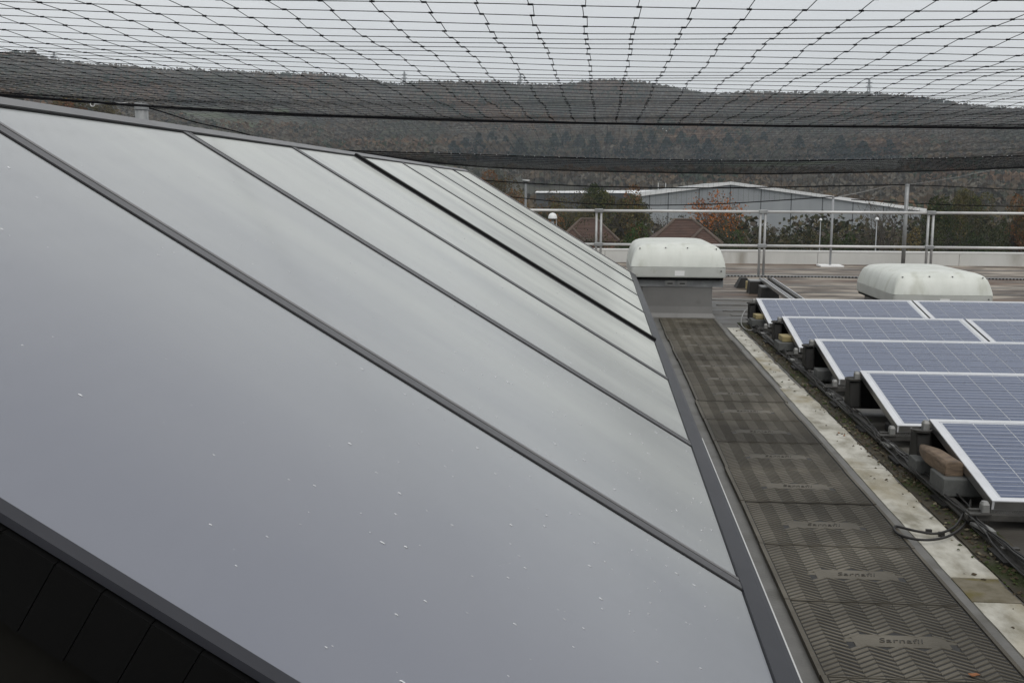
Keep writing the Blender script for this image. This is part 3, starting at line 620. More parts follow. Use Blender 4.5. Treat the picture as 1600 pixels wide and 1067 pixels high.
# the dark rails and consoles left standing behind the back row
rk = empty('mounting_rails', label='pair of dark mounting rails on black consoles behind the back panel row', cat='panel mount')
pA, pB = at_z(1188, 436, .2), at_z(1236, 470, .2); pC, pD = at_z(1201, 435, .2), at_z(1250, 469, .2)
for i, (p, q) in enumerate(((pA, pB), (pC, pD))):
    p, q = Vector(p), Vector(q); e = (q-p).normalized(); mb = MB(); mb.bar(p, q+e*.3, .035, .04); mb.build('rail', 'alu_side' if i == 0 else 'rail_dark', rk)
    mb = MB(); mb.bar(p+Vector((.05, 0, .005)), q+e*.3+Vector((.05, 0, .005)), .012, .02); mb.build('rail_lip', 'alu', rk)
for (px, py, w, h, tri) in ((1163, 448, .25, .125, 1), (1183, 457, .22, .15, 0), (1203, 465, .25, .13, 0)):
    q = at_z(px, py, .03); mb = MB(); x0, x1, y0, y1 = q[0]-w/2, q[0]+w/2, q[1], q[1]+.3
    ins = w*.32 if tri else .012
    mb.hexa([(x0, y0, .0), (x1, y0, .0), (x1, y1, .0), (x0, y1, .0), (x0+ins, y0+.03, h+.03), (x1-ins, y0+.03, h+.03), (x1-ins, y1-.03, h+.03), (x0+ins, y1-.03, h+.03)]); mb.build('console', 'console', rk)
    if not tri:
        mb = MB(); mb.box(x0+.01, x1-.01, y0+.02, y1-.02, h+.0305, h+.045); mb.build('console_lid', 'galv_dull', rk)
q = at_z(1170, 452, .01); blk('timber_block', 'wood_yellow', q, .012, (.09, .12, .12), 0, 'yellow timber block between the two farther black consoles', 'wood block')

# ================================================================== GUARD RAIL at the far edge
RY = float(at_z(1190, 432.5, 0)[1])
rail = empty('guard_railing', (0, RY, 0), label='galvanised tube guard railing with paired posts in front of the parapet', cat='railing')
zt_r, zm_r = 1.105, .528
px_posts = [at_y(935, 384, RY)[0], at_y(1190.5, 384, RY)[0], at_y(1452, 384, RY)[0]]
sp = px_posts[2]-px_posts[1]; xs_ = [px_posts[0]-2*sp, px_posts[0]-sp] + list(px_posts) + [px_posts[2]+sp, px_posts[2]+2*sp]
for i in range(len(xs_)-1):
    a, b = xs_[i]+.035, xs_[i+1]-.035
    for z, nm in ((zt_r, 'top_rail'), (zm_r, 'mid_rail')):
        MB().tube([(a-.02, 0, z), (b+.02, 0, z)], .0235, 10).build(nm, 'galv', rail, smooth=True)
for xx in xs_:
    for s_ in (-.040, .040):
        MB().tube([(xx+s_, 0, 0.01), (xx+s_, 0, zt_r-.02)], .021, 10).build('post', 'galv_post', rail, smooth=True)
    for z in (zt_r, zm_r):
        mb = MB(); mb.box(xx-.075, xx+.075, -.032, .032, z-.034, z+.034); mb.build('clamp', 'galv_dull', rail, bevel=.012)
    mb = MB(); mb.box(xx-.12, xx+.12, -.10, .10, .0065, .018); mb.build('foot_plate', 'galv_dull', rail)
# studded conductor tape on the roof along the railing's feet
ct = empty('conductor_tape', (0, RY+.02, 0), label='grey studded conductor tape running along the roof below the railing', cat='tape')
mb = MB(); mb.box(1.0, 12, -.15, -.05, .007, .030); mb.build('tape', 'galv_dull', ct)
mb = MB()
for x in np.arange(1.0, 12, .056): mb.box(x, x+.028, -.158, -.151, .008, .028)
tag(mb.build('stud', 'gasket', ct), kind='stuff')
# net support posts
def post(px, top, foot, Y, w, label, base=None, galv='galv_dull'):
    t = at_y(px[0], top, Y); b = at_y(px[1], foot, Y); o = empty('net_post', (b[0], Y, max(.012, 0)), label=label, cat='post')
    MB().tube([(0, 0, 0), (0, 0, t[2]-.012)], w, 10).build('pole', galv, o, smooth=True)
    mb = MB(); mb.lathe([(0, .01), (w*.9, .008), (w*1.12, 0), (w*1.12, -.03)], (0, 0, t[2]-.012), 10); mb.build('cap', 'galv_dull', o)
    if base: mb = MB(); mb.box(-base, base, -.22, .22, -.004, .03); mb.build('base_plate', 'white_label', o, bevel=.004)
    return o, t
po, PT = post((1416, 1411), 288.5, 410, 21.2, .038, 'tall grey net post standing by the parapet right of the railing clamp')
po2, _ = post((1300, 1297), 308, 413, 21.1, .022, 'slim pale post on a white base plate near the parapet', .22, 'mast')
po3, _ = post((218, 222), 163, 188, 5.6, .034, 'galvanised net post rising behind the skylight ridge', None, 'galv_dull')

# ================================================================== BIRD NET overhead and its cables
MS = .085
def curve_of(pxs, Y):
    A = np.array([at_y(a, b, Y) for a, b in pxs]); return A[:, 0], A[:, 2]
HY = [-1.5, .5, 4.55, 7.2, 9.6, 15.8]
c1 = curve_of([(-300, 122), (0, 148), (110, 157), (220, 165.5), (460, 178), (700, 187), (930, 192.5), (1250, 197), (1600, 200), (2100, 203)], 4.55)
c2 = curve_of([(-300, 120), (0, 150), (220, 168), (460, 182), (700, 189), (930, 194), (1250, 198), (1600, 201), (2100, 204)], 7.2)
c3 = curve_of([(-300, 195), (300, 224), (560, 236), (760, 242), (900, 247), (1050, 250), (1200, 251.5), (1400, 249), (1500, 247), (1600, 243), (2100, 232)], 9.6)
c4 = curve_of([(-300, 200), (400, 228), (560, 238), (660, 253), (760, 262), (900, 267), (1040, 270), (1200, 272), (1377, 269), (1478, 267), (1600, 262), (2100, 248)], 15.8)
def net_z(X, Y):
    Z = [np.interp(X, c[0], c[1]) for c in (c1, c2, c3, c4)]
    near = np.interp(X, c1[0], c1[1])
    ks = [(-2., near+.02), (4.0, Z[0]-.004), (4.55, Z[0]), (7.2, Z[1]), (9.6, Z[2]), (15.8, Z[3])]
    yy = np.array([k[0] for k in ks]); zz = np.array([k[1] for k in ks])
    return np.interp(Y, yy, zz) if np.ndim(X) == 0 else np.array([np.interp(b, yy, zz[:, i]) for i, b in enumerate(Y)])
def net(name, x0, x1, y0, y1, r, label, kstep=1, spacing=MS, jog=.0028, tone='cord'):
    """square knotted mesh: straight cross twines, long twines that jog sideways at every knot"""
    mb = MB(); xs = np.arange(x0, x1, spacing); ysn = np.arange(y0, y1+1e-6, spacing)
    wob = lambda x, y: .004*math.sin(x*7.1+y*3.3)+.003*math.sin(x*2.3-y*5.7)
    for y in ysn:
        st = xs[::kstep]; zz = net_z(st, np.full(len(st), y))
        mb.tube([(x, y+wob(x, y), z+.004*math.sin(x*3+y*9)) for x, z in zip(st, zz)], r, 3, cap=False)
    for ix, x in enumerate(xs):
        zz = net_z(np.full(len(ysn), x), ysn); P = []
        for iy, y in enumerate(ysn):
            s = jog*(1 if iy % 2 else -1)*(1 if ix % 2 else -1)*random.uniform(.7, 1.1); dx = .5*wob(y*.8, x)+random.uniform(-.0015, .0015)
            yy = y+wob(x, y); z = zz[iy]+.004*math.sin(x*3+y*9)
            if jog and y < 4.7:
                P += [(x+dx-s, yy-.002, z-.0005), (x+dx+s, yy+.002, z)]
                if kstep == 1 and y < 4.7: mb.tube([(x+dx-abs(s)-.002, yy, z), (x+dx+abs(s)+.001, yy+.001, z)], r*2.0, 4)
            else: P.append((x+dx, yy, z))
        mb.tube(P, r, 3, cap=False)
    o = empty('bird_netting', label=label, cat='netting')
    tag(mb.build('mesh_twine', tone, o), kind='stuff')
    return o
net('bird_netting', -3.6, 3.0, -.4, 4.55, .0008, 'near bay of black bird netting stretched overhead across the sky')
net('bird_netting', -6.0, 5.2, 4.6, 9.55, .00075, 'second bay of black bird netting beyond the first sagging edge', 2)
net('bird_netting', -6.5, 10.5, 9.65, 15.75, .0013, 'far dark bay of bird netting seen almost edge on', 4)
def cable(pts, r, label, mat='rope', clips=0):
    o = MB().tube(smooth_path(pts, 6), r, 6).build('support_cable', mat, smooth=True); tag(o, label, 'cable', 'net support cables')
    if clips:
        for k in range(clips):
            p = Vector(pts[0]).lerp(Vector(pts[-1]), (k+.5)/clips); 
    return o
def row_pts(c, Y, x0, x1, n=24, dz=0):
    return [(x, Y, float(np.interp(x, c[0], c[1]))+dz) for x in np.linspace(x0, x1, n)]
cable(row_pts(c1, 4.57, -3.6, 3.0), .0052, 'thick black cable edging the near bay of netting')
cc = cable(row_pts(c3, 9.6, -4.5, 7), .0045, 'black cable with pale clips above the dark netting band')
for x in np.cumsum(np.random.default_rng(4).uniform(.03, .16, 80))-1.9:
    z = float(np.interp(x, c3[0], c3[1])); s_ = .0022; y_ = 9.585; mb = MB(); mb.box(x-s_*1.6, x+s_*1.6, y_-.006, y_, z+.001, z+.001+s_*1.5); mb.build('clip', 'lamp_white', cc)
cable(row_pts(c4, 15.8, -6, 9), .011, 'black cable along the bottom of the dark netting band')
def pcable(pxs, Y, r, label, mat='rope'):
    return cable([at_y(a, b, Y) for a, b in pxs], r, label, mat)
pcable([(600, 262), (740, 280), (800, 285), (900, 290.5), (1000, 293), (1100, 294), (1200, 293), (1300, 291), (1414, 289)], 21.2, .013, 'black cable running level from the tall net post across the warehouse gable')
pcable([(640, 286), (740, 302), (800, 308), (900, 317.5), (1000, 320.5), (1040, 320.8), (1120, 319), (1200, 314.5), (1310, 307)], 21.25, .011, 'sagging black cable above the top rail across the warehouse wall')
pcable([(1310, 307), (1340, 302), (1380, 293), (1414, 288.5)], 21.25, .009, 'thin pale cable rising to the head of the tall net post', 'strap')
pcable([(1417, 288.5), (1440, 286), (1490, 278), (1540, 268), (1600, 257), (1700, 236)], 21.2, .007, 'thin pale cable climbing right from the net post head', 'strap')
pcable([(1417, 289.5), (1470, 291), (1530, 294), (1600, 297), (1700, 301)], 21.22, .010, 'black cable falling gently right from the net post head')
pcable([(1330, 312), (1380, 315), (1430, 318), (1500, 321), (1600, 323), (1700, 324)], 21.3, .010, 'lowest black cable above the right hand length of railing')
pcable([(222, 166), (260, 177), (300, 190), (340, 199), (385, 210), (430, 226)], 5.9, .004, 'twisted black wire sloping away behind the skylight ridge')
a_, b_ = at_y(148, 163, 5.6), at_y(200, 161, 5.6); o = MB().tube([a_, b_], .0035, 6).build('turnbuckle', 'galv', smooth=True); tag(o, 'small bright turnbuckle on the wire left of the ridge post', 'turnbuckle')
e_ = MB(); e_.tube([Vector(a_)+Vector((.012*math.cos(t)-.012, 0, .012*math.sin(t))) for t in np.linspace(0, 6.28, 13)], .003, 5); e_.build('eye', 'galv', o)
# light vertical net hanging from the far cables
def hang(upper, lower, Y, label):
    A = np.array([at_y(a, b, Y) for a, b in upper]); B = np.array([at_y(a, b, Y) for a, b in lower]); mb = MB(); sp_ = .10
    xs = np.arange(max(A[0, 0], B[0, 0]), min(A[-1, 0], B[-1, 0]), sp_)
    zt = np.interp(xs, A[:, 0], A[:, 2]); zb = np.interp(xs, B[:, 0], B[:, 2])
    for x, a, b in zip(xs, zt, zb):
        if a-b > .01: mb.tube([(x, Y, b), (x, Y, a)], .0013, 3, cap=False)
    for k in range(0, 14):
        f = k/14; P = [(x, Y, b+(a-b)*f) for x, a, b in zip(xs, zt, zb)]; mb.tube(P, .0013, 3, cap=False)
    o = empty('bird_netting', label=label, cat='netting'); tag(mb.build('mesh_twine', 'cord', o), kind='stuff')
hang([(400, 228), (560, 238), (660, 253), (760, 262), (900, 267), (1040, 270), (1200, 272), (1377, 269), (1478, 267), (1600, 262), (1700, 258)], [(500, 245), (600, 262), (740, 280), (800, 285), (900, 290.5), (1000, 293), (1200, 293), (1414, 289), (1600, 297), (1700, 301)], 21.18, 'thin veil of netting between the dark band and level far cable')
hang([(600, 262), (740, 280), (800, 285), (900, 290.5), (1000, 293), (1200, 293), (1310, 291), (1400, 290), (1600, 297), (1700, 301)], [(640, 286), (740, 302), (800, 308), (900, 317.5), (1040, 320.8), (1200, 314.5), (1310, 307), (1380, 315), (1430, 318), (1600, 323), (1700, 324)], 21.27, 'lowest veil of netting hanging over the far railing')

# ================================================================== TREES and the wooded hill
def zg(x, y): return float(hill_z(np.array([x]), np.array([y]))[0])
def wood():
    N = 21000; Xs = []; 
    D = np.sqrt(rng.uniform(300**2, 1330**2, N)); A = rng.uniform(R(-36), R(36), N); X = D*np.sin(A); Y = D*np.cos(A)
    px = px_of(X, Y)
    f = np.sin(X*.013+2)*np.sin(Y*.011+X*.004)+.35*np.sin(X*.05)*np.sin(Y*.043)
    keep = (f > -.72) | (D > 980)
    field = (px > 180) & (px < 430) & (D < 640); keep &= ~(field & (rng.random(N) < .9))
    field2 = (np.abs(px-985) < 17) & (np.abs(D-850) < 45); keep &= ~field2
    belt = (px > 690) & (px < 1420) & (D > 560) & (D < 760); keep &= ~(belt & (D < 700))
    X, Y, D, px = X[keep], Y[keep], D[keep], px[keep]; n = len(X); Z = hill_z(X, Y); K = 30
    Hh = rng.uniform(9, 15, n)*np.where(D < 560, .55, 1); Rr = rng.uniform(3.6, 7.5, n)
    q = rng.normal(size=(n, K, 3)); q /= np.linalg.norm(q, axis=2)[..., None]; rad = rng.uniform(.45, 1, (n, K))**.6
    P = np.empty((n, K, 3)); P[..., 0] = X[:, None]+q[..., 0]*rad*Rr[:, None]; P[..., 1] = Y[:, None]+q[..., 1]*rad*Rr[:, None]
    P[..., 2] = Z[:, None] + Hh[:, None]*.55 + q[..., 2]*rad*Hh[:, None]*.48
    S_ = np.repeat(rng.uniform(2.2, 3.4, n), K)
    # drifts of one kind and scattered odd trees
    w = 1.15*np.sin(X*.041+np.sin(Y*.013)*1.7)+1.05*np.sin(Y*.024+X*.017)+rng.normal(0, .33, n)
    kind = np.digitize(w, [-1.3, -.55, .2, .9, 1.45]); kind[rng.random(n) < .06] = 3
    mi = np.repeat(kind, K)
    tag(quads('woodland', P.reshape(-1, 3), S_, ['wood_c', 'wood_a', 'wood_f', 'wood_b', 'wood_e', 'wood_d'], mi, seed=3), kind='stuff', label='brown autumn woodland covering the far hillside')
wood()
def limbs(mb, p, d, L, r, depth, spread, g):
    q = p + d*L; mid = p.lerp(q, .5) + Vector(g.normal(size=3))*L*.05
    mb.tube([p, mid, q], [r, r*.8, r*.6], 5 if r > .05 else 3, cap=False)
    if depth == 0: return [q]
    out_ = []
    for k in range(3 if depth > 1 else 3):
        nd = (d + Vector(g.normal(size=3))*spread + Vector((0, 0, .12))).normalized(); out_ += limbs(mb, q if k else mid, nd, L*g.uniform(.6, .82), r*.58, depth-1, spread, g)
    return out_
def tree(name, px, ytop, wpx, D, mats, label, cat, group=None, n=900, leaf=.35, seed=0, bare=0, yb=None, shape='round', base=None, depth=3, wts=None):
    """trunk and limbs, then leaf clumps gathered round the limb ends; photo column, top row and width give place and size"""
    g = np.random.default_rng(1000+seed); b = at_y(px, 297, D); x = float(b[0]); z0 = zg(x, D) if base is None else base
    top = float(at_y(px, ytop, D)[2]); H = max(1.0, top-z0); Wd = wpx/FPX*D/2
    o = empty(name, (x, D, z0), label=label, cat=cat, group=group)
    mb = MB(); ends = []
    th = H*(.30 if shape != 'bush' else .06); r0 = max(.07, H*.018)
    if shape == 'cone':
        mb.tube([(0, 0, 0), (0, 0, H*.97)], [r0, .04], 6, cap=False)
    else:
        mb.tube([(0, 0, -.3), (.05, 0, th*.5), (0, .05, th)], [r0*1.25, r0, r0*.85], 7, cap=False)
        for k in range(5 if shape == 'round' else 6):
            a = 6.283*k/5+g.uniform(0, .8); tl = g.uniform(.35, .9); d = Vector((math.cos(a)*tl*Wd/H*1.6, math.sin(a)*tl*Wd/H*1.6, .75)).normalized()
            ends += limbs(mb, Vector((0, 0, th*(.7+.3*g.random()))), d, H*.24, r0*.55, depth, .42, g)
    mb.build('trunk', 'twig' if bare else 'bark', o)
    if n:
        P = np.empty((n, 3))
        if shape == 'cone':
            t = g.uniform(0, 1, n)**.75; a = g.uniform(0, 6.283, n); lob = 1+.25*np.sin(t*34+a*2); rr = (1-t*.94)*Wd*np.sqrt(g.uniform(.25, 1, n))*lob
            P[:, 0] = np.cos(a)*rr; P[:, 1] = np.sin(a)*rr; P[:, 2] = H*(.10+.9*t)-rr*.12
        else:
            nb = max(7, int(9+H)); C = g.normal(size=(nb, 3)); C /= np.linalg.norm(C, axis=1)[:, None]; C *= g.uniform(.35, .78, nb)[:, None]
            low = .5 if shape == 'bush' else .64; hh = .5 if shape == 'bush' else .38
            ci = g.integers(0, nb, n); q = g.normal(size=(n, 3)); q /= np.linalg.norm(q, axis=1)[:, None]
            rr = g.uniform(.2, .48, nb)[ci]*g.uniform(.5, 1, n)**.5
            U = C[ci] + q*rr[:, None]; ln = np.linalg.norm(U, axis=1); U /= np.maximum(1, ln/1.02)[:, None]
            P[:, 0] = U[:, 0]*Wd; P[:, 1] = U[:, 1]*Wd; P[:, 2] = H*(low+U[:, 2]*hh)
            if bare and ends:
                E_ = np.array([e[:] for e in ends]); j = g.integers(0, len(E_), n); P = E_[j]+g.normal(size=(n, 3))*H*.035
        S_ = leaf*g.uniform(.6, 1.35, n); hgt = P[:, 2]/H
        pr = np.array(wts if wts else [1]*len(mats), float); pr /= pr.sum()
        if shape in ('round', 'bush') and not bare:
            cm = g.choice(len(mats), size=nb, p=pr); mi = np.where(g.random(n) < .7, cm[ci], g.choice(len(mats), size=n, p=pr))
        else: mi = g.choice(len(mats), size=n, p=pr)
        quads('crown', P, S_, mats, mi, o, seed=seed+50)
    return o
# conifers at the foot of the hill
k = 0
for px, yt, w in ((708, 226, 30), (728, 221, 34), (748, 214, 30), (768, 212, 34), (790, 219, 30), (812, 221, 36), (838, 226, 28), (865, 214, 34), (884, 211, 30), (905, 216, 34), (926, 217, 30), (950, 213, 32), (975, 222, 34), (998, 212, 30), (1016, 210, 30), (1040, 220, 34), (1062, 211, 30), (1082, 216, 34), (1104, 223, 36), (1135, 214, 32), (1160, 217, 34), (1190, 212, 30), (1215, 222, 34), (1245, 217, 30), (1278, 222, 34), (1310, 218, 30), (1345, 226, 34), (1385, 224, 32)):
    tree('conifer_tree', px, yt-5, w*1.5, 690+(k*37 % 60), ['pine', 'pine_b', 'wood_e'], 'dark green conifer in the belt along the foot of the hill', 'tree', 'conifers along the foot of the hill', n=420, leaf=1.9, seed=k, shape='cone', wts=(5, 4, 1)); k += 1
# individual trees and shrubs beyond the parapet, each told apart by look or neighbour
T = [
 ('evergreen_tree', 932, 276, 78, 150, ['ever_a', 'ever_b', 'ever_c'], 'round dark evergreen tree with yellowish top left of the warehouse', 2600, .42, 'round', (5, 4, 2)),
 ('autumn_tree', 770, 266, 90, 170, ['orange_c', 'olive', 'bush_b'], 'rusty brown tree just past the far end of the ridge', 1500, .45, 'round', None),
 ('autumn_tree', 858, 294, 96, 140, ['orange_c', 'olive', 'bush_b'], 'low russet tree behind the white domed lamp', 1300, .4, 'bush', (3, 2, 3)),
 ('shrub', 810, 292, 76, 145, ['olive', 'bush_b', 'orange_c'], 'brown shrub at the foot of the hook headed street lamp', 900, .4, 'bush', None),
 ('autumn_tree', 986, 292, 86, 120, ['olive', 'bush_b', 'orange_c', 'bush_c'], 'thin olive brown tree between the evergreen and the warehouse', 1100, .38, 'round', (4, 4, 2, 2)),
 ('shrub', 945, 338, 76, 85, ['bush_b', 'bush_c', 'twig'], 'brown shrub between the two tiled house roofs', 1100, .28, 'bush', None),
 ('autumn_tree', 905, 293, 110, 132, ['olive', 'bush_b', 'bush_a'], 'wide olive brown tree at the foot of the round evergreen', 1500, .4, 'bush', None),
 ('autumn_tree', 968, 288, 92, 128, ['bush_b', 'olive', 'ever_b'], 'dense brownish tree hiding the left end of the warehouse', 1800, .38, 'bush', None),
 ('shrub', 848, 322, 110, 118, ['bush_b', 'bush_c', 'orange_c'], 'long brown shrub behind the further tiled house', 1500, .34, 'bush', None),
 ('shrub', 918, 346, 70, 78, ['bush_b', 'twig', 'bush_c'], 'thin brown shrub in front of the half hidden tiled roof', 330, .26, 'bush', None),
 ('green_shrub', 995, 340, 74, 82, ['green_a', 'green_b', 'bush_c'], 'leafy green shrub left of the nearer tiled house roof', 1500, .26, 'bush', (4, 3, 2)),
 ('bare_tree', 1035, 326, 56, 110, ['bush_b', 'twig'], 'small dark bare tree just behind the left slope of the tiled roof', 350, .26, 'bare', None),
 ('shrub', 1078, 330, 60, 105, ['bush_c', 'bush_a', 'twig'], 'dark shrub showing above the tiled roof ridge', 900, .28, 'bush', None),
 ('orange_tree', 1128, 298, 76, 115, ['orange_a', 'orange_b', 'twig'], 'orange leaved autumn tree in front of the warehouse', 1000, .36, 'bare', (5, 4, 1)),
 ('shrub', 1122, 338, 60, 100, ['bush_c', 'bush_a', 'bush_b'], 'dark shrub under the orange autumn tree', 1000, .28, 'bush', None),
 ('shrub', 1163, 336, 62, 95, ['bush_a', 'bush_b', 'green_a'], 'mottled shrub left of the middle railing posts', 1100, .27, 'bush', None),
 ('shrub', 1208, 347, 60, 98, ['bush_b', 'bush_a', 'twig'], 'brownish shrub right of the middle railing posts', 1000, .27, 'bush', None),
 ('shrub', 1255, 342, 66, 100, ['bush_a', 'bush_b', 'bush_c'], 'brown shrub below the warehouse wall left of slim post', 1100, .27, 'bush', None),
 ('green_shrub', 1318, 347, 70, 96, ['green_a', 'ever_b', 'bush_a'], 'green leafy shrub just right of the slim pale post', 1400, .25, 'bush', (3, 3, 2)),
 ('shrub', 1358, 350, 54, 94, ['bush_a', 'bush_c', 'twig'], 'low brown shrub behind the short domed lamp post', 900, .25, 'bush', None),
 ('bare_tree', 1392, 296, 100, 92, ['twig', 'bush_b'], 'wide leafless tree behind the tall net post', 260, .16, 'bare', None),
 ('shrub', 1398, 352, 50, 100, ['bush_c', 'bush_a', 'bush_b'], 'dark shrub at the foot of the leafless tree', 800, .26, 'bush', None),
 ('shrub', 1432, 344, 58, 88, ['bush_d', 'bush_b', 'bush_a'], 'straw coloured shrub between net post and right railing posts', 1100, .24, 'bush', (3, 2, 2)),
 ('ivy_tree', 1478, 300, 74, 100, ['ever_a', 'olive', 'bush_b'], 'ivy clad tree just right of the right railing posts', 1500, .32, 'round', None),
 ('shrub', 1472, 350, 60, 85, ['bush_c', 'bush_a', 'ever_a'], 'dark shrub under the ivy clad tree', 1000, .24, 'bush', None),
 ('autumn_tree', 1522, 288, 76, 120, ['olive', 'ever_b', 'bush_b'], 'olive tree behind and right of the ivy clad tree', 1400, .36, 'round', None),
 ('green_shrub', 1530, 336, 70, 86, ['ever_a', 'green_a', 'bush_c'], 'deep green shrub in the right part of the hedge', 1400, .24, 'bush', None),
 ('shrub', 1562, 330, 60, 90, ['bush_c', 'ever_a', 'bush_a'], 'dark shrub between green shrub and the last rusty tree', 1000, .25, 'bush', None),
 ('autumn_tree', 1596, 300, 66, 105, ['orange_c', 'bush_b', 'olive'], 'rusty tree cut by the right edge of the picture', 1200, .32, 'round', None),
 ('shrub', 1640, 335, 80, 90, ['bush_c', 'bush_a', 'ever_a'], 'dark shrub beyond the rusty tree at far right', 900, .25, 'bush', None),
 ('autumn_tree', 118, 150, 60, 240, ['orange_c', 'olive', 'orange_b'], 'golden brown tree showing above the ridge at far left', 900, .8, 'round', (3, 3, 1)),
 ('autumn_tree', 168, 152, 54, 250, ['olive', 'bush_b', 'bush_d'], 'thin yellow brown tree left of the ridge post', 500, .7, 'round', None),
 ('shrub', 20, 146, 90, 260, ['bush_b', 'twig', 'bush_a'], 'grey brown tree above the left end of the ridge', 900, .9, 'round', None),
]
for i, (nm, px, yt, w, D, ms, lab, n, leaf, shp, wts) in enumerate(T):
    bare = shp == 'bare'; base = GZ
    if px < 300: base = float(at_y(px, 196, D)[2])-2
    tree(nm, px, yt, w, D, ms, lab, 'shrub' if 'shrub' in nm else 'tree', n=int(n*(1.5 if bare else 6)), leaf=leaf*(.62 if bare else .50), seed=200+i, bare=bare, shape='round' if bare else shp, base=base, depth=4 if bare else 3, wts=wts)
# continuous low scrub behind the shrubs
Pn = 20000; hx = rng.uniform(-16, 62, Pn); hy = rng.uniform(118, 150, Pn); hz = GZ + rng.uniform(0, 1, Pn)**.7*(5.6+1.2*np.sin(hx*.5)+.8*np.sin(hx*1.3+hy*.3))
tag(quads('undergrowth', np.stack([hx, hy, hz], 1), rng.uniform(.4, .9, Pn), ['bush_a', 'bush_b', 'bush_c', 'twig'], rng.integers(0, 4, Pn), seed=9), kind='stuff', label='dark scrub filling the ground behind the shrubs')

# ================================================================== BUILDINGS
# warehouse: wide low gable of grey cladding
WD = 230.0
A = at_y(1141.5, 285.5, WD); E1 = at_y(1440, 327, WD); E0x = A[0]-(E1[0]-A[0]); ez = E1[2]
wh_ = empty('warehouse', (A[0], WD, GZ), label='wide grey clad warehouse with low white edged gable', cat='warehouse')
half = E1[0]-A[0]; hz_ = A[2]-GZ; he = ez-GZ
hl = A[0]-float(at_y(1000, 300, WD)[0]); hel = hz_-(hz_-he)*hl/half
sx = [-hl, float(at_y(1015, 300, WD)[0]-A[0]), float(at_y(1044.5, 300, WD)[0]-A[0]), float(at_y(1092.5, 300, WD)[0]-A[0]), 0.0, float(at_y(1189.5, 300, WD)[0]-A[0]), float(at_y(1237, 300, WD)[0]-A[0]), float(at_y(1286, 300, WD)[0]-A[0]), float(at_y(1334, 300, WD)[0]-A[0]), float(at_y(1382, 300, WD)[0]-A[0]), half]
ht = lambda x: hz_ - (hz_-he)*abs(x)/half
for a, b in zip(sx[:-1], sx[1:]):
    mb = MB(); g_ = .10; mb.hexa([(a+g_, 0, 0), (b-g_, 0, 0), (b-g_, .3, 0), (a+g_, .3, 0), (a+g_, 0, ht(a+g_)-.1), (b-g_, 0, ht(b-g_)-.1), (b-g_, .3, ht(b-g_)-.1), (a+g_, .3, ht(a+g_)-.1)]); mb.build('wall_panel', 'cladding', wh_)
mb = MB()
for s_, half_, he_ in ((-1, hl, hel), (1, half, he)): mb.hexa([(0, .12, 0), (s_*half_, .12, 0), (s_*half_, 60, 0), (0, 60, 0), (0, .12, hz_-.12), (s_*half_, .12, he_-.12), (s_*half_, 60, he_-.12), (0, 60, hz_-.12)])
mb.build('wall', 'seam_dark', wh_)
for s_, half_, he_ in ((-1, hl, hel), (1, half, he)):
    mb = MB(); mb.hexa([(0, -.35, hz_-.1), (s_*(half_+.8), -.35, he_-.2), (s_*(half_+.8), 61, he_-.2), (0, 61, hz_-.1), (0, -.35, hz_+.15), (s_*(half_+.8), -.35, he_+.05), (s_*(half_+.8), 61, he_+.05), (0, 61, hz_+.15)]); mb.build('roof', 'shed_roof', wh_)
    mb = MB(); mb.hexa([(0, -.5, hz_-.45), (s_*(half_+.9), -.5, he_-.55), (s_*(half_+.9), -.36, he_-.55), (0, -.36, hz_-.45), (0, -.5, hz_+.2), (s_*(half_+.9), -.5, he_+.1), (s_*(half_+.9), -.36, he_+.1), (0, -.36, hz_+.2)]); mb.build('verge_trim', 'white_trim', wh_)
for (px, py, w, h) in ((1056, 307, 1.2, .9), (1040, 306, .5, .8)):
    q = at_y(px, py, WD); mb = MB(); mb.box(q[0]-A[0]-w/2, q[0]-A[0]+w/2, -.06, -.01, q[2]-GZ-h/2, q[2]-GZ+h/2); mb.build('louvre', 'galv_dull', wh_)
# low white roofed building left of it
q0 = at_y(838, 300, 270); q1 = at_y(1040, 300, 270)
lw = empty('white_roofed_shed', (q0[0], 270, GZ), label='long low building with a bright white roof left of the warehouse', cat='building')
w_ = q1[0]-q0[0]; zz = float(at_y(960, 302, 270)[2])-GZ; zr = float(at_y(960, 296.5, 270)[2])-GZ
mb = MB(); mb.box(0, w_, 0, 24, 0, zz); mb.build('wall', 'seam_dark', lw)
mb = MB(); mb.hexa([(-.3, -.4, zz), (w_+.3, -.4, zz), (w_+.3, 25, zz), (-.3, 25, zz), (-.3, 5, zr-.5), (w_+.3, 5, zr), (w_+.3, 20, zr), (-.3, 20, zr-.5)]); mb.build('roof', 'white_trim', lw)
for px in (1028.5, 1040):
    q = at_y(px, 293, 272); MB().tube([(q[0]-q0[0], 2, zr-.5), (q[0]-q0[0], 2, float(at_y(px, 286, 272)[2])-GZ)], .12, 6).build('flue', 'galv', lw)
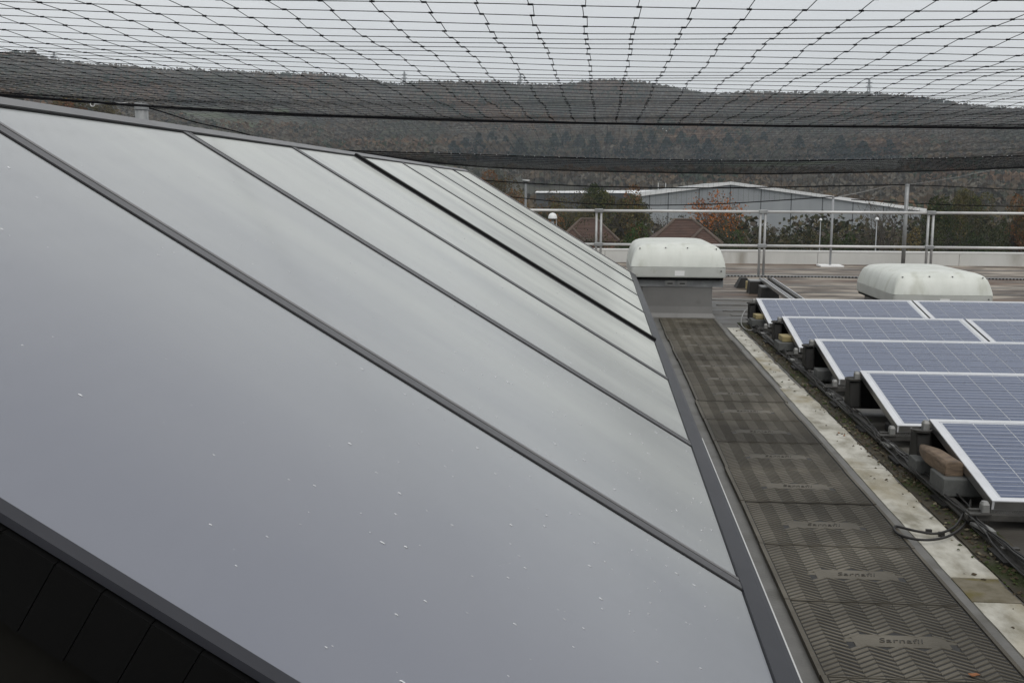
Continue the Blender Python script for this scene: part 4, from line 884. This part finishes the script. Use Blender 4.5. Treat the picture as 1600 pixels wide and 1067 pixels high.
# hipped tiled houses
def house(xl, xr, yr, xe0, xe1, ye, D, gab, label, seed):
    rl = at_y(xl, yr, D); rr = at_y(xr, yr, D); el = at_y(xe0, ye, D-3.2); er = at_y(xe1, ye, D-3.2)
    o = empty('tiled_house', ((el[0]+er[0])/2, D, GZ), label=label, cat='house'); cx = (el[0]+er[0])/2
    zr_, ze = rl[2]-GZ, (el[2]+er[2])/2-GZ; x0, x1 = el[0]-cx, er[0]-cx; ra, rb = rl[0]-cx, rr[0]-cx; y0, y1 = -3.2, 3.2
    mb = MB(); mb.box(x0+.35, x1-.35, y0+.35, y1-.35, 0, ze+.02); mb.build('wall', 'house_brick', o)
    mb = MB(); n = 15                                       # courses of tiles, each lapping the one below
    for k in range(n):
        f0, f1 = k/n, (k+1)/n; lift = .05
        L = lambda f: (x0+(ra-x0)*f, x1+(rb-x1)*f, y0*(1-f), y1*(1-f), ze+(zr_-ze)*f)
        a = L(f0); b = L(min(1, f1+.006))
        for (p, q, r_, s_) in (((a[0], a[2]), (a[1], a[2]), (b[1], b[2]), (b[0], b[2])), ((a[1], a[2]), (a[1], a[3]), (b[1], b[3]), (b[1], b[2])), ((a[1], a[3]), (a[0], a[3]), (b[0], b[3]), (b[1], b[3])), ((a[0], a[3]), (a[0], a[2]), (b[0], b[2]), (b[0], b[3]))):
            mb.hexa([(*p, a[4]-.03), (*q, a[4]-.03), (*r_, b[4]-.03), (*s_, b[4]-.03), (*p, a[4]+lift), (*q, a[4]+lift), (*r_, b[4]+.005), (*s_, b[4]+.005)])
    rf = mb.build('roof', 'roof_tile', o)
    hz2 = .06
    for (p, q) in (((ra, 0, zr_+hz2), (rb, 0, zr_+hz2)), ((x0, y0, ze+hz2), (ra, 0, zr_+hz2)), ((x1, y0, ze+hz2), (rb, 0, zr_+hz2))):
        MB().tube([p, q], .10, 6).build('hip_tiles', 'hip_tile', rf)
    # small hipped bay in front
    ga = at_y(gab[0], gab[1], D-3.6); gx, gz = ga[0]-cx, ga[2]-GZ; b0 = at_y(gab[2], ye+1, D-5)[0]-cx; b1 = at_y(gab[3], ye+1, D-5)[0]-cx
    mb = MB(); n = 9
    for k in range(n):
        f0, f1 = k/n, min(1, (k+1)/n+.006); W_ = lambda f: (b0+(gx-b0)*f, b1+(gx-b1)*f, -4.9+1.2*f, ze+(gz-ze)*f)
        a, b = W_(f0), W_(f1)
        mb.hexa([(a[0], a[2], a[3]-.03), (a[1], a[2], a[3]-.03), (b[1], b[2], b[3]-.03), (b[0], b[2], b[3]-.03), (a[0], a[2], a[3]+.05), (a[1], a[2], a[3]+.05), (b[1], b[2], b[3]+.005), (b[0], b[2], b[3]+.005)])
    by = mb.build('bay_roof', 'roof_tile', o); mb = MB(); mb.face([(b0, -4.9, ze-.02), (gx, -3.7, gz-.03), (gx, -1.2, gz-.03), (b0, -2, ze-.02)]); mb.face([(b1, -4.9, ze-.02), (b1, -2, ze-.02), (gx, -1.2, gz-.03), (gx, -3.7, gz-.03)]); mb.build('bay_side', 'roof_tile', by)
    for p in ((b0, -4.9, ze+.05), (b1, -4.9, ze+.05)): MB().tube([p, (gx, -3.7, gz+.05)], .09, 6).build('hip_tiles', 'hip_tile', by)
    mb = MB(); mb.box(b0+.3, b1-.3, -4.7, -2.9, 0, ze-.05); mb.build('bay_wall', 'house_brick', o)
house(1054, 1082, 344, 1014, 1130, 381, 88, (1098.5, 357, 1072, 1129), 'nearer tiled hip roof house showing above the cowled vent', 1)
house(908, 932, 343, 872, 968, 377, 90, (894, 357, 874, 914), 'tiled hip roof house half hidden behind the left railing posts', 2)

# ================================================================== LAMPS, MASTS
def lamp_hook(px, ytop, D, label):
    t = at_y(px, ytop, D); o = empty('street_lamp', (t[0], D, GZ), label=label, cat='street lamp'); H = t[2]-GZ; k = D/FPX
    MB().tube([(0, 0, 0), (0, 0, H-2.5*k), (0, 0, H)], [.11, .08, .07], 8).build('pole', 'mast', o, smooth=True)
    h = MB(); h.hexa([(-5*k, -.2, H+1.2*k), (6*k, -.2, H-.2*k), (6*k, .2, H-.2*k), (-5*k, .2, H+1.2*k), (-5.2*k, -.2, H+2.4*k), (6.2*k, -.2, H+2.2*k), (6.2*k, .2, H+2.2*k), (-5.2*k, .2, H+2.4*k)]); h.build('lamp_head', 'lamp_white', o, bevel=.03)
    h = MB(); h.hexa([(-3.6*k, -.16, H-1.2*k), (3.6*k, -.16, H-1.2*k), (3.6*k, .16, H-1.2*k), (-3.6*k, .16, H-1.2*k), (-4*k, -.16, H+1.05*k), (4*k, -.16, H-.1*k), (4*k, .16, H-.1*k), (-4*k, .16, H+1.05*k)]); h.build('lamp_glass', 'lamp_dark', o)
lamp_hook(821.5, 283.5, 75, 'hook headed street lamp rising beyond the skylight')
def lamp_dome(px, ytop, ybase, wpx, D, label, s=1):
    t = at_y(px, ytop, D); o = empty('lamp_post', (t[0], D, GZ), label=label, cat='lamp post'); H = t[2]-GZ; r = wpx/FPX*D/2; hh = (ybase-ytop)/FPX*D
    mb = MB(); mb.lathe([(r, 0), (r*.97, hh*.35), (r*.8, hh*.68), (r*.5, hh*.9), (.01, hh)], (0, 0, H-hh), 16); mb.build('dome', 'lamp_white', o, smooth=True)
    mb = MB(); mb.lathe([(.01, -hh*.22), (r*.75, -hh*.2), (r*.9, -.01), (r*.9, 0), (.01, 0)], (0, 0, H-hh), 16); mb.build('collar', 'lamp_dark', o)
    MB().tube([(0, 0, 0), (0, 0, H-hh*1.15)], r*.30, 8).build('pole', 'mast', o, smooth=True)
    if s: MB().tube([(r*.85, 0, 0), (r*.85, 0, H-hh*1.1)], r*.10, 6).build('conduit', 'mast', o, smooth=True)
lamp_dome(863.5, 332.5, 341.5, 14, 45, 'white domed lamp post just above the skylight edge')
lamp_dome(1282.5, 341, 344.5, 4.5, 70, 'thin distant lamp post left of the slim pale post', 0)
lamp_dome(1370.5, 339.5, 343.5, 5.5, 70, 'short white lamp post left of the leafless tree', 0)
def mast(px, y0, y1, D, label):
    b = at_y(px, y1, D); t = at_y(px, y0, D); z0 = zg(b[0], D); o = empty('radio_mast', (b[0], D, z0), label=label, cat='mast'); H = t[2]-z0; w = H*.07
    mb = MB()
    for sx_, sy_ in ((-1, -1), (1, -1), (1, 1), (-1, 1)): mb.tube([(sx_*w, sy_*w, 0), (sx_*w*.25, sy_*w*.25, H)], .38, 4)
    for k in range(7):
        f0, f1 = k/7, (k+1)/7; a, b_ = w*(1-.75*f0), w*(1-.75*f1); mb.tube([(-a, -a, H*f0), (b_, -b_, H*f1)], .22, 3); mb.tube([(a, -a, H*f0), (-b_, -b_, H*f1)], .22, 3)
    mb.build('lattice', 'mast', o)
    for f in (.72, .86):
        m2 = MB(); m2.box(-w*1.7, w*1.7, -.3, .3, H*f, H*f+.7); m2.build('cross_arm', 'mast', o)
mast(632, 112, 134, 1180, 'lattice mast on the hilltop left of centre')
mast(813, 116, 132, 1180, 'small lattice mast on the middle of the hilltop')
mast(1357, 124, 150, 1180, 'lattice mast on the right shoulder of the hill')
mast(85, 82, 98, 1180, 'lattice mast among trees at the far left hilltop')
for px, lab in ((1036.5, 'left of two tiny white posts on the hillside meadow'), (1041, 'right of two tiny white posts on the hillside meadow')):
    q = at_y(px, 206, 820); o = empty('marker_post', (q[0], 820, zg(q[0], 820)), label=lab, cat='post'); mb = MB(); H = q[2]+2-o.location.z; mb.box(-.5, .5, -.5, .5, 0, max(3, H)); mb.build('shaft', 'lamp_white', o)
    mb = MB(); mb.box(-.7, .7, -.7, .7, max(3, H)+.01, max(3, H)+.5); mb.build('cap', 'lamp_white', o)
# fallen leaves
for i, (px, py, lab) in enumerate(((1522, 1053, 'orange fallen leaf on the nearest ribbed mat'), (1319, 680, 'small orange leaf on the pale strip'), (1311, 676, 'second smaller orange leaf on the pale strip'))):
    q = at_z(px, py, .026 if i == 0 else .011); s_ = .015 if i == 0 else .010; mb = MB()
    P = [Vector((math.cos(t)*s_*(1.25 if k % 2 == 0 else .8), math.sin(t)*s_*.6, .003*math.sin(k*2.1))) for k, t in enumerate(np.linspace(0, 5.6, 8))]
    mb.face([p for p in P]); mb.face([p+Vector((0, 0, -.001)) for p in P][::-1]); o = mb.build('fallen_leaf', 'leaf_orange'); o.location = q; o.rotation_euler = (0, 0, i*1.1); tag(o, lab, 'leaf')

# ================================================================== HAZE
hzm = bpy.data.materials.new('haze_air'); hzm.use_nodes = True; n = hzm.node_tree.nodes; n.clear()
ho = n.new('ShaderNodeOutputMaterial'); pv = n.new('ShaderNodeVolumePrincipled'); pv.inputs['Color'].default_value = (.84, .92, 1, 1); pv.inputs['Density'].default_value = .00025; pv.inputs['Anisotropy'].default_value = .2
hzm.node_tree.links.new(pv.outputs[0], ho.inputs['Volume']); MATS['haze_air'] = hzm
mb = MB(); mb.box(-1520, 1520, -320, 1870, GZ-1.4, 230); hz_o = mb.build('haze', 'haze_air'); tag(hz_o, 'thin pale winter haze filling the valley', kind='stuff')
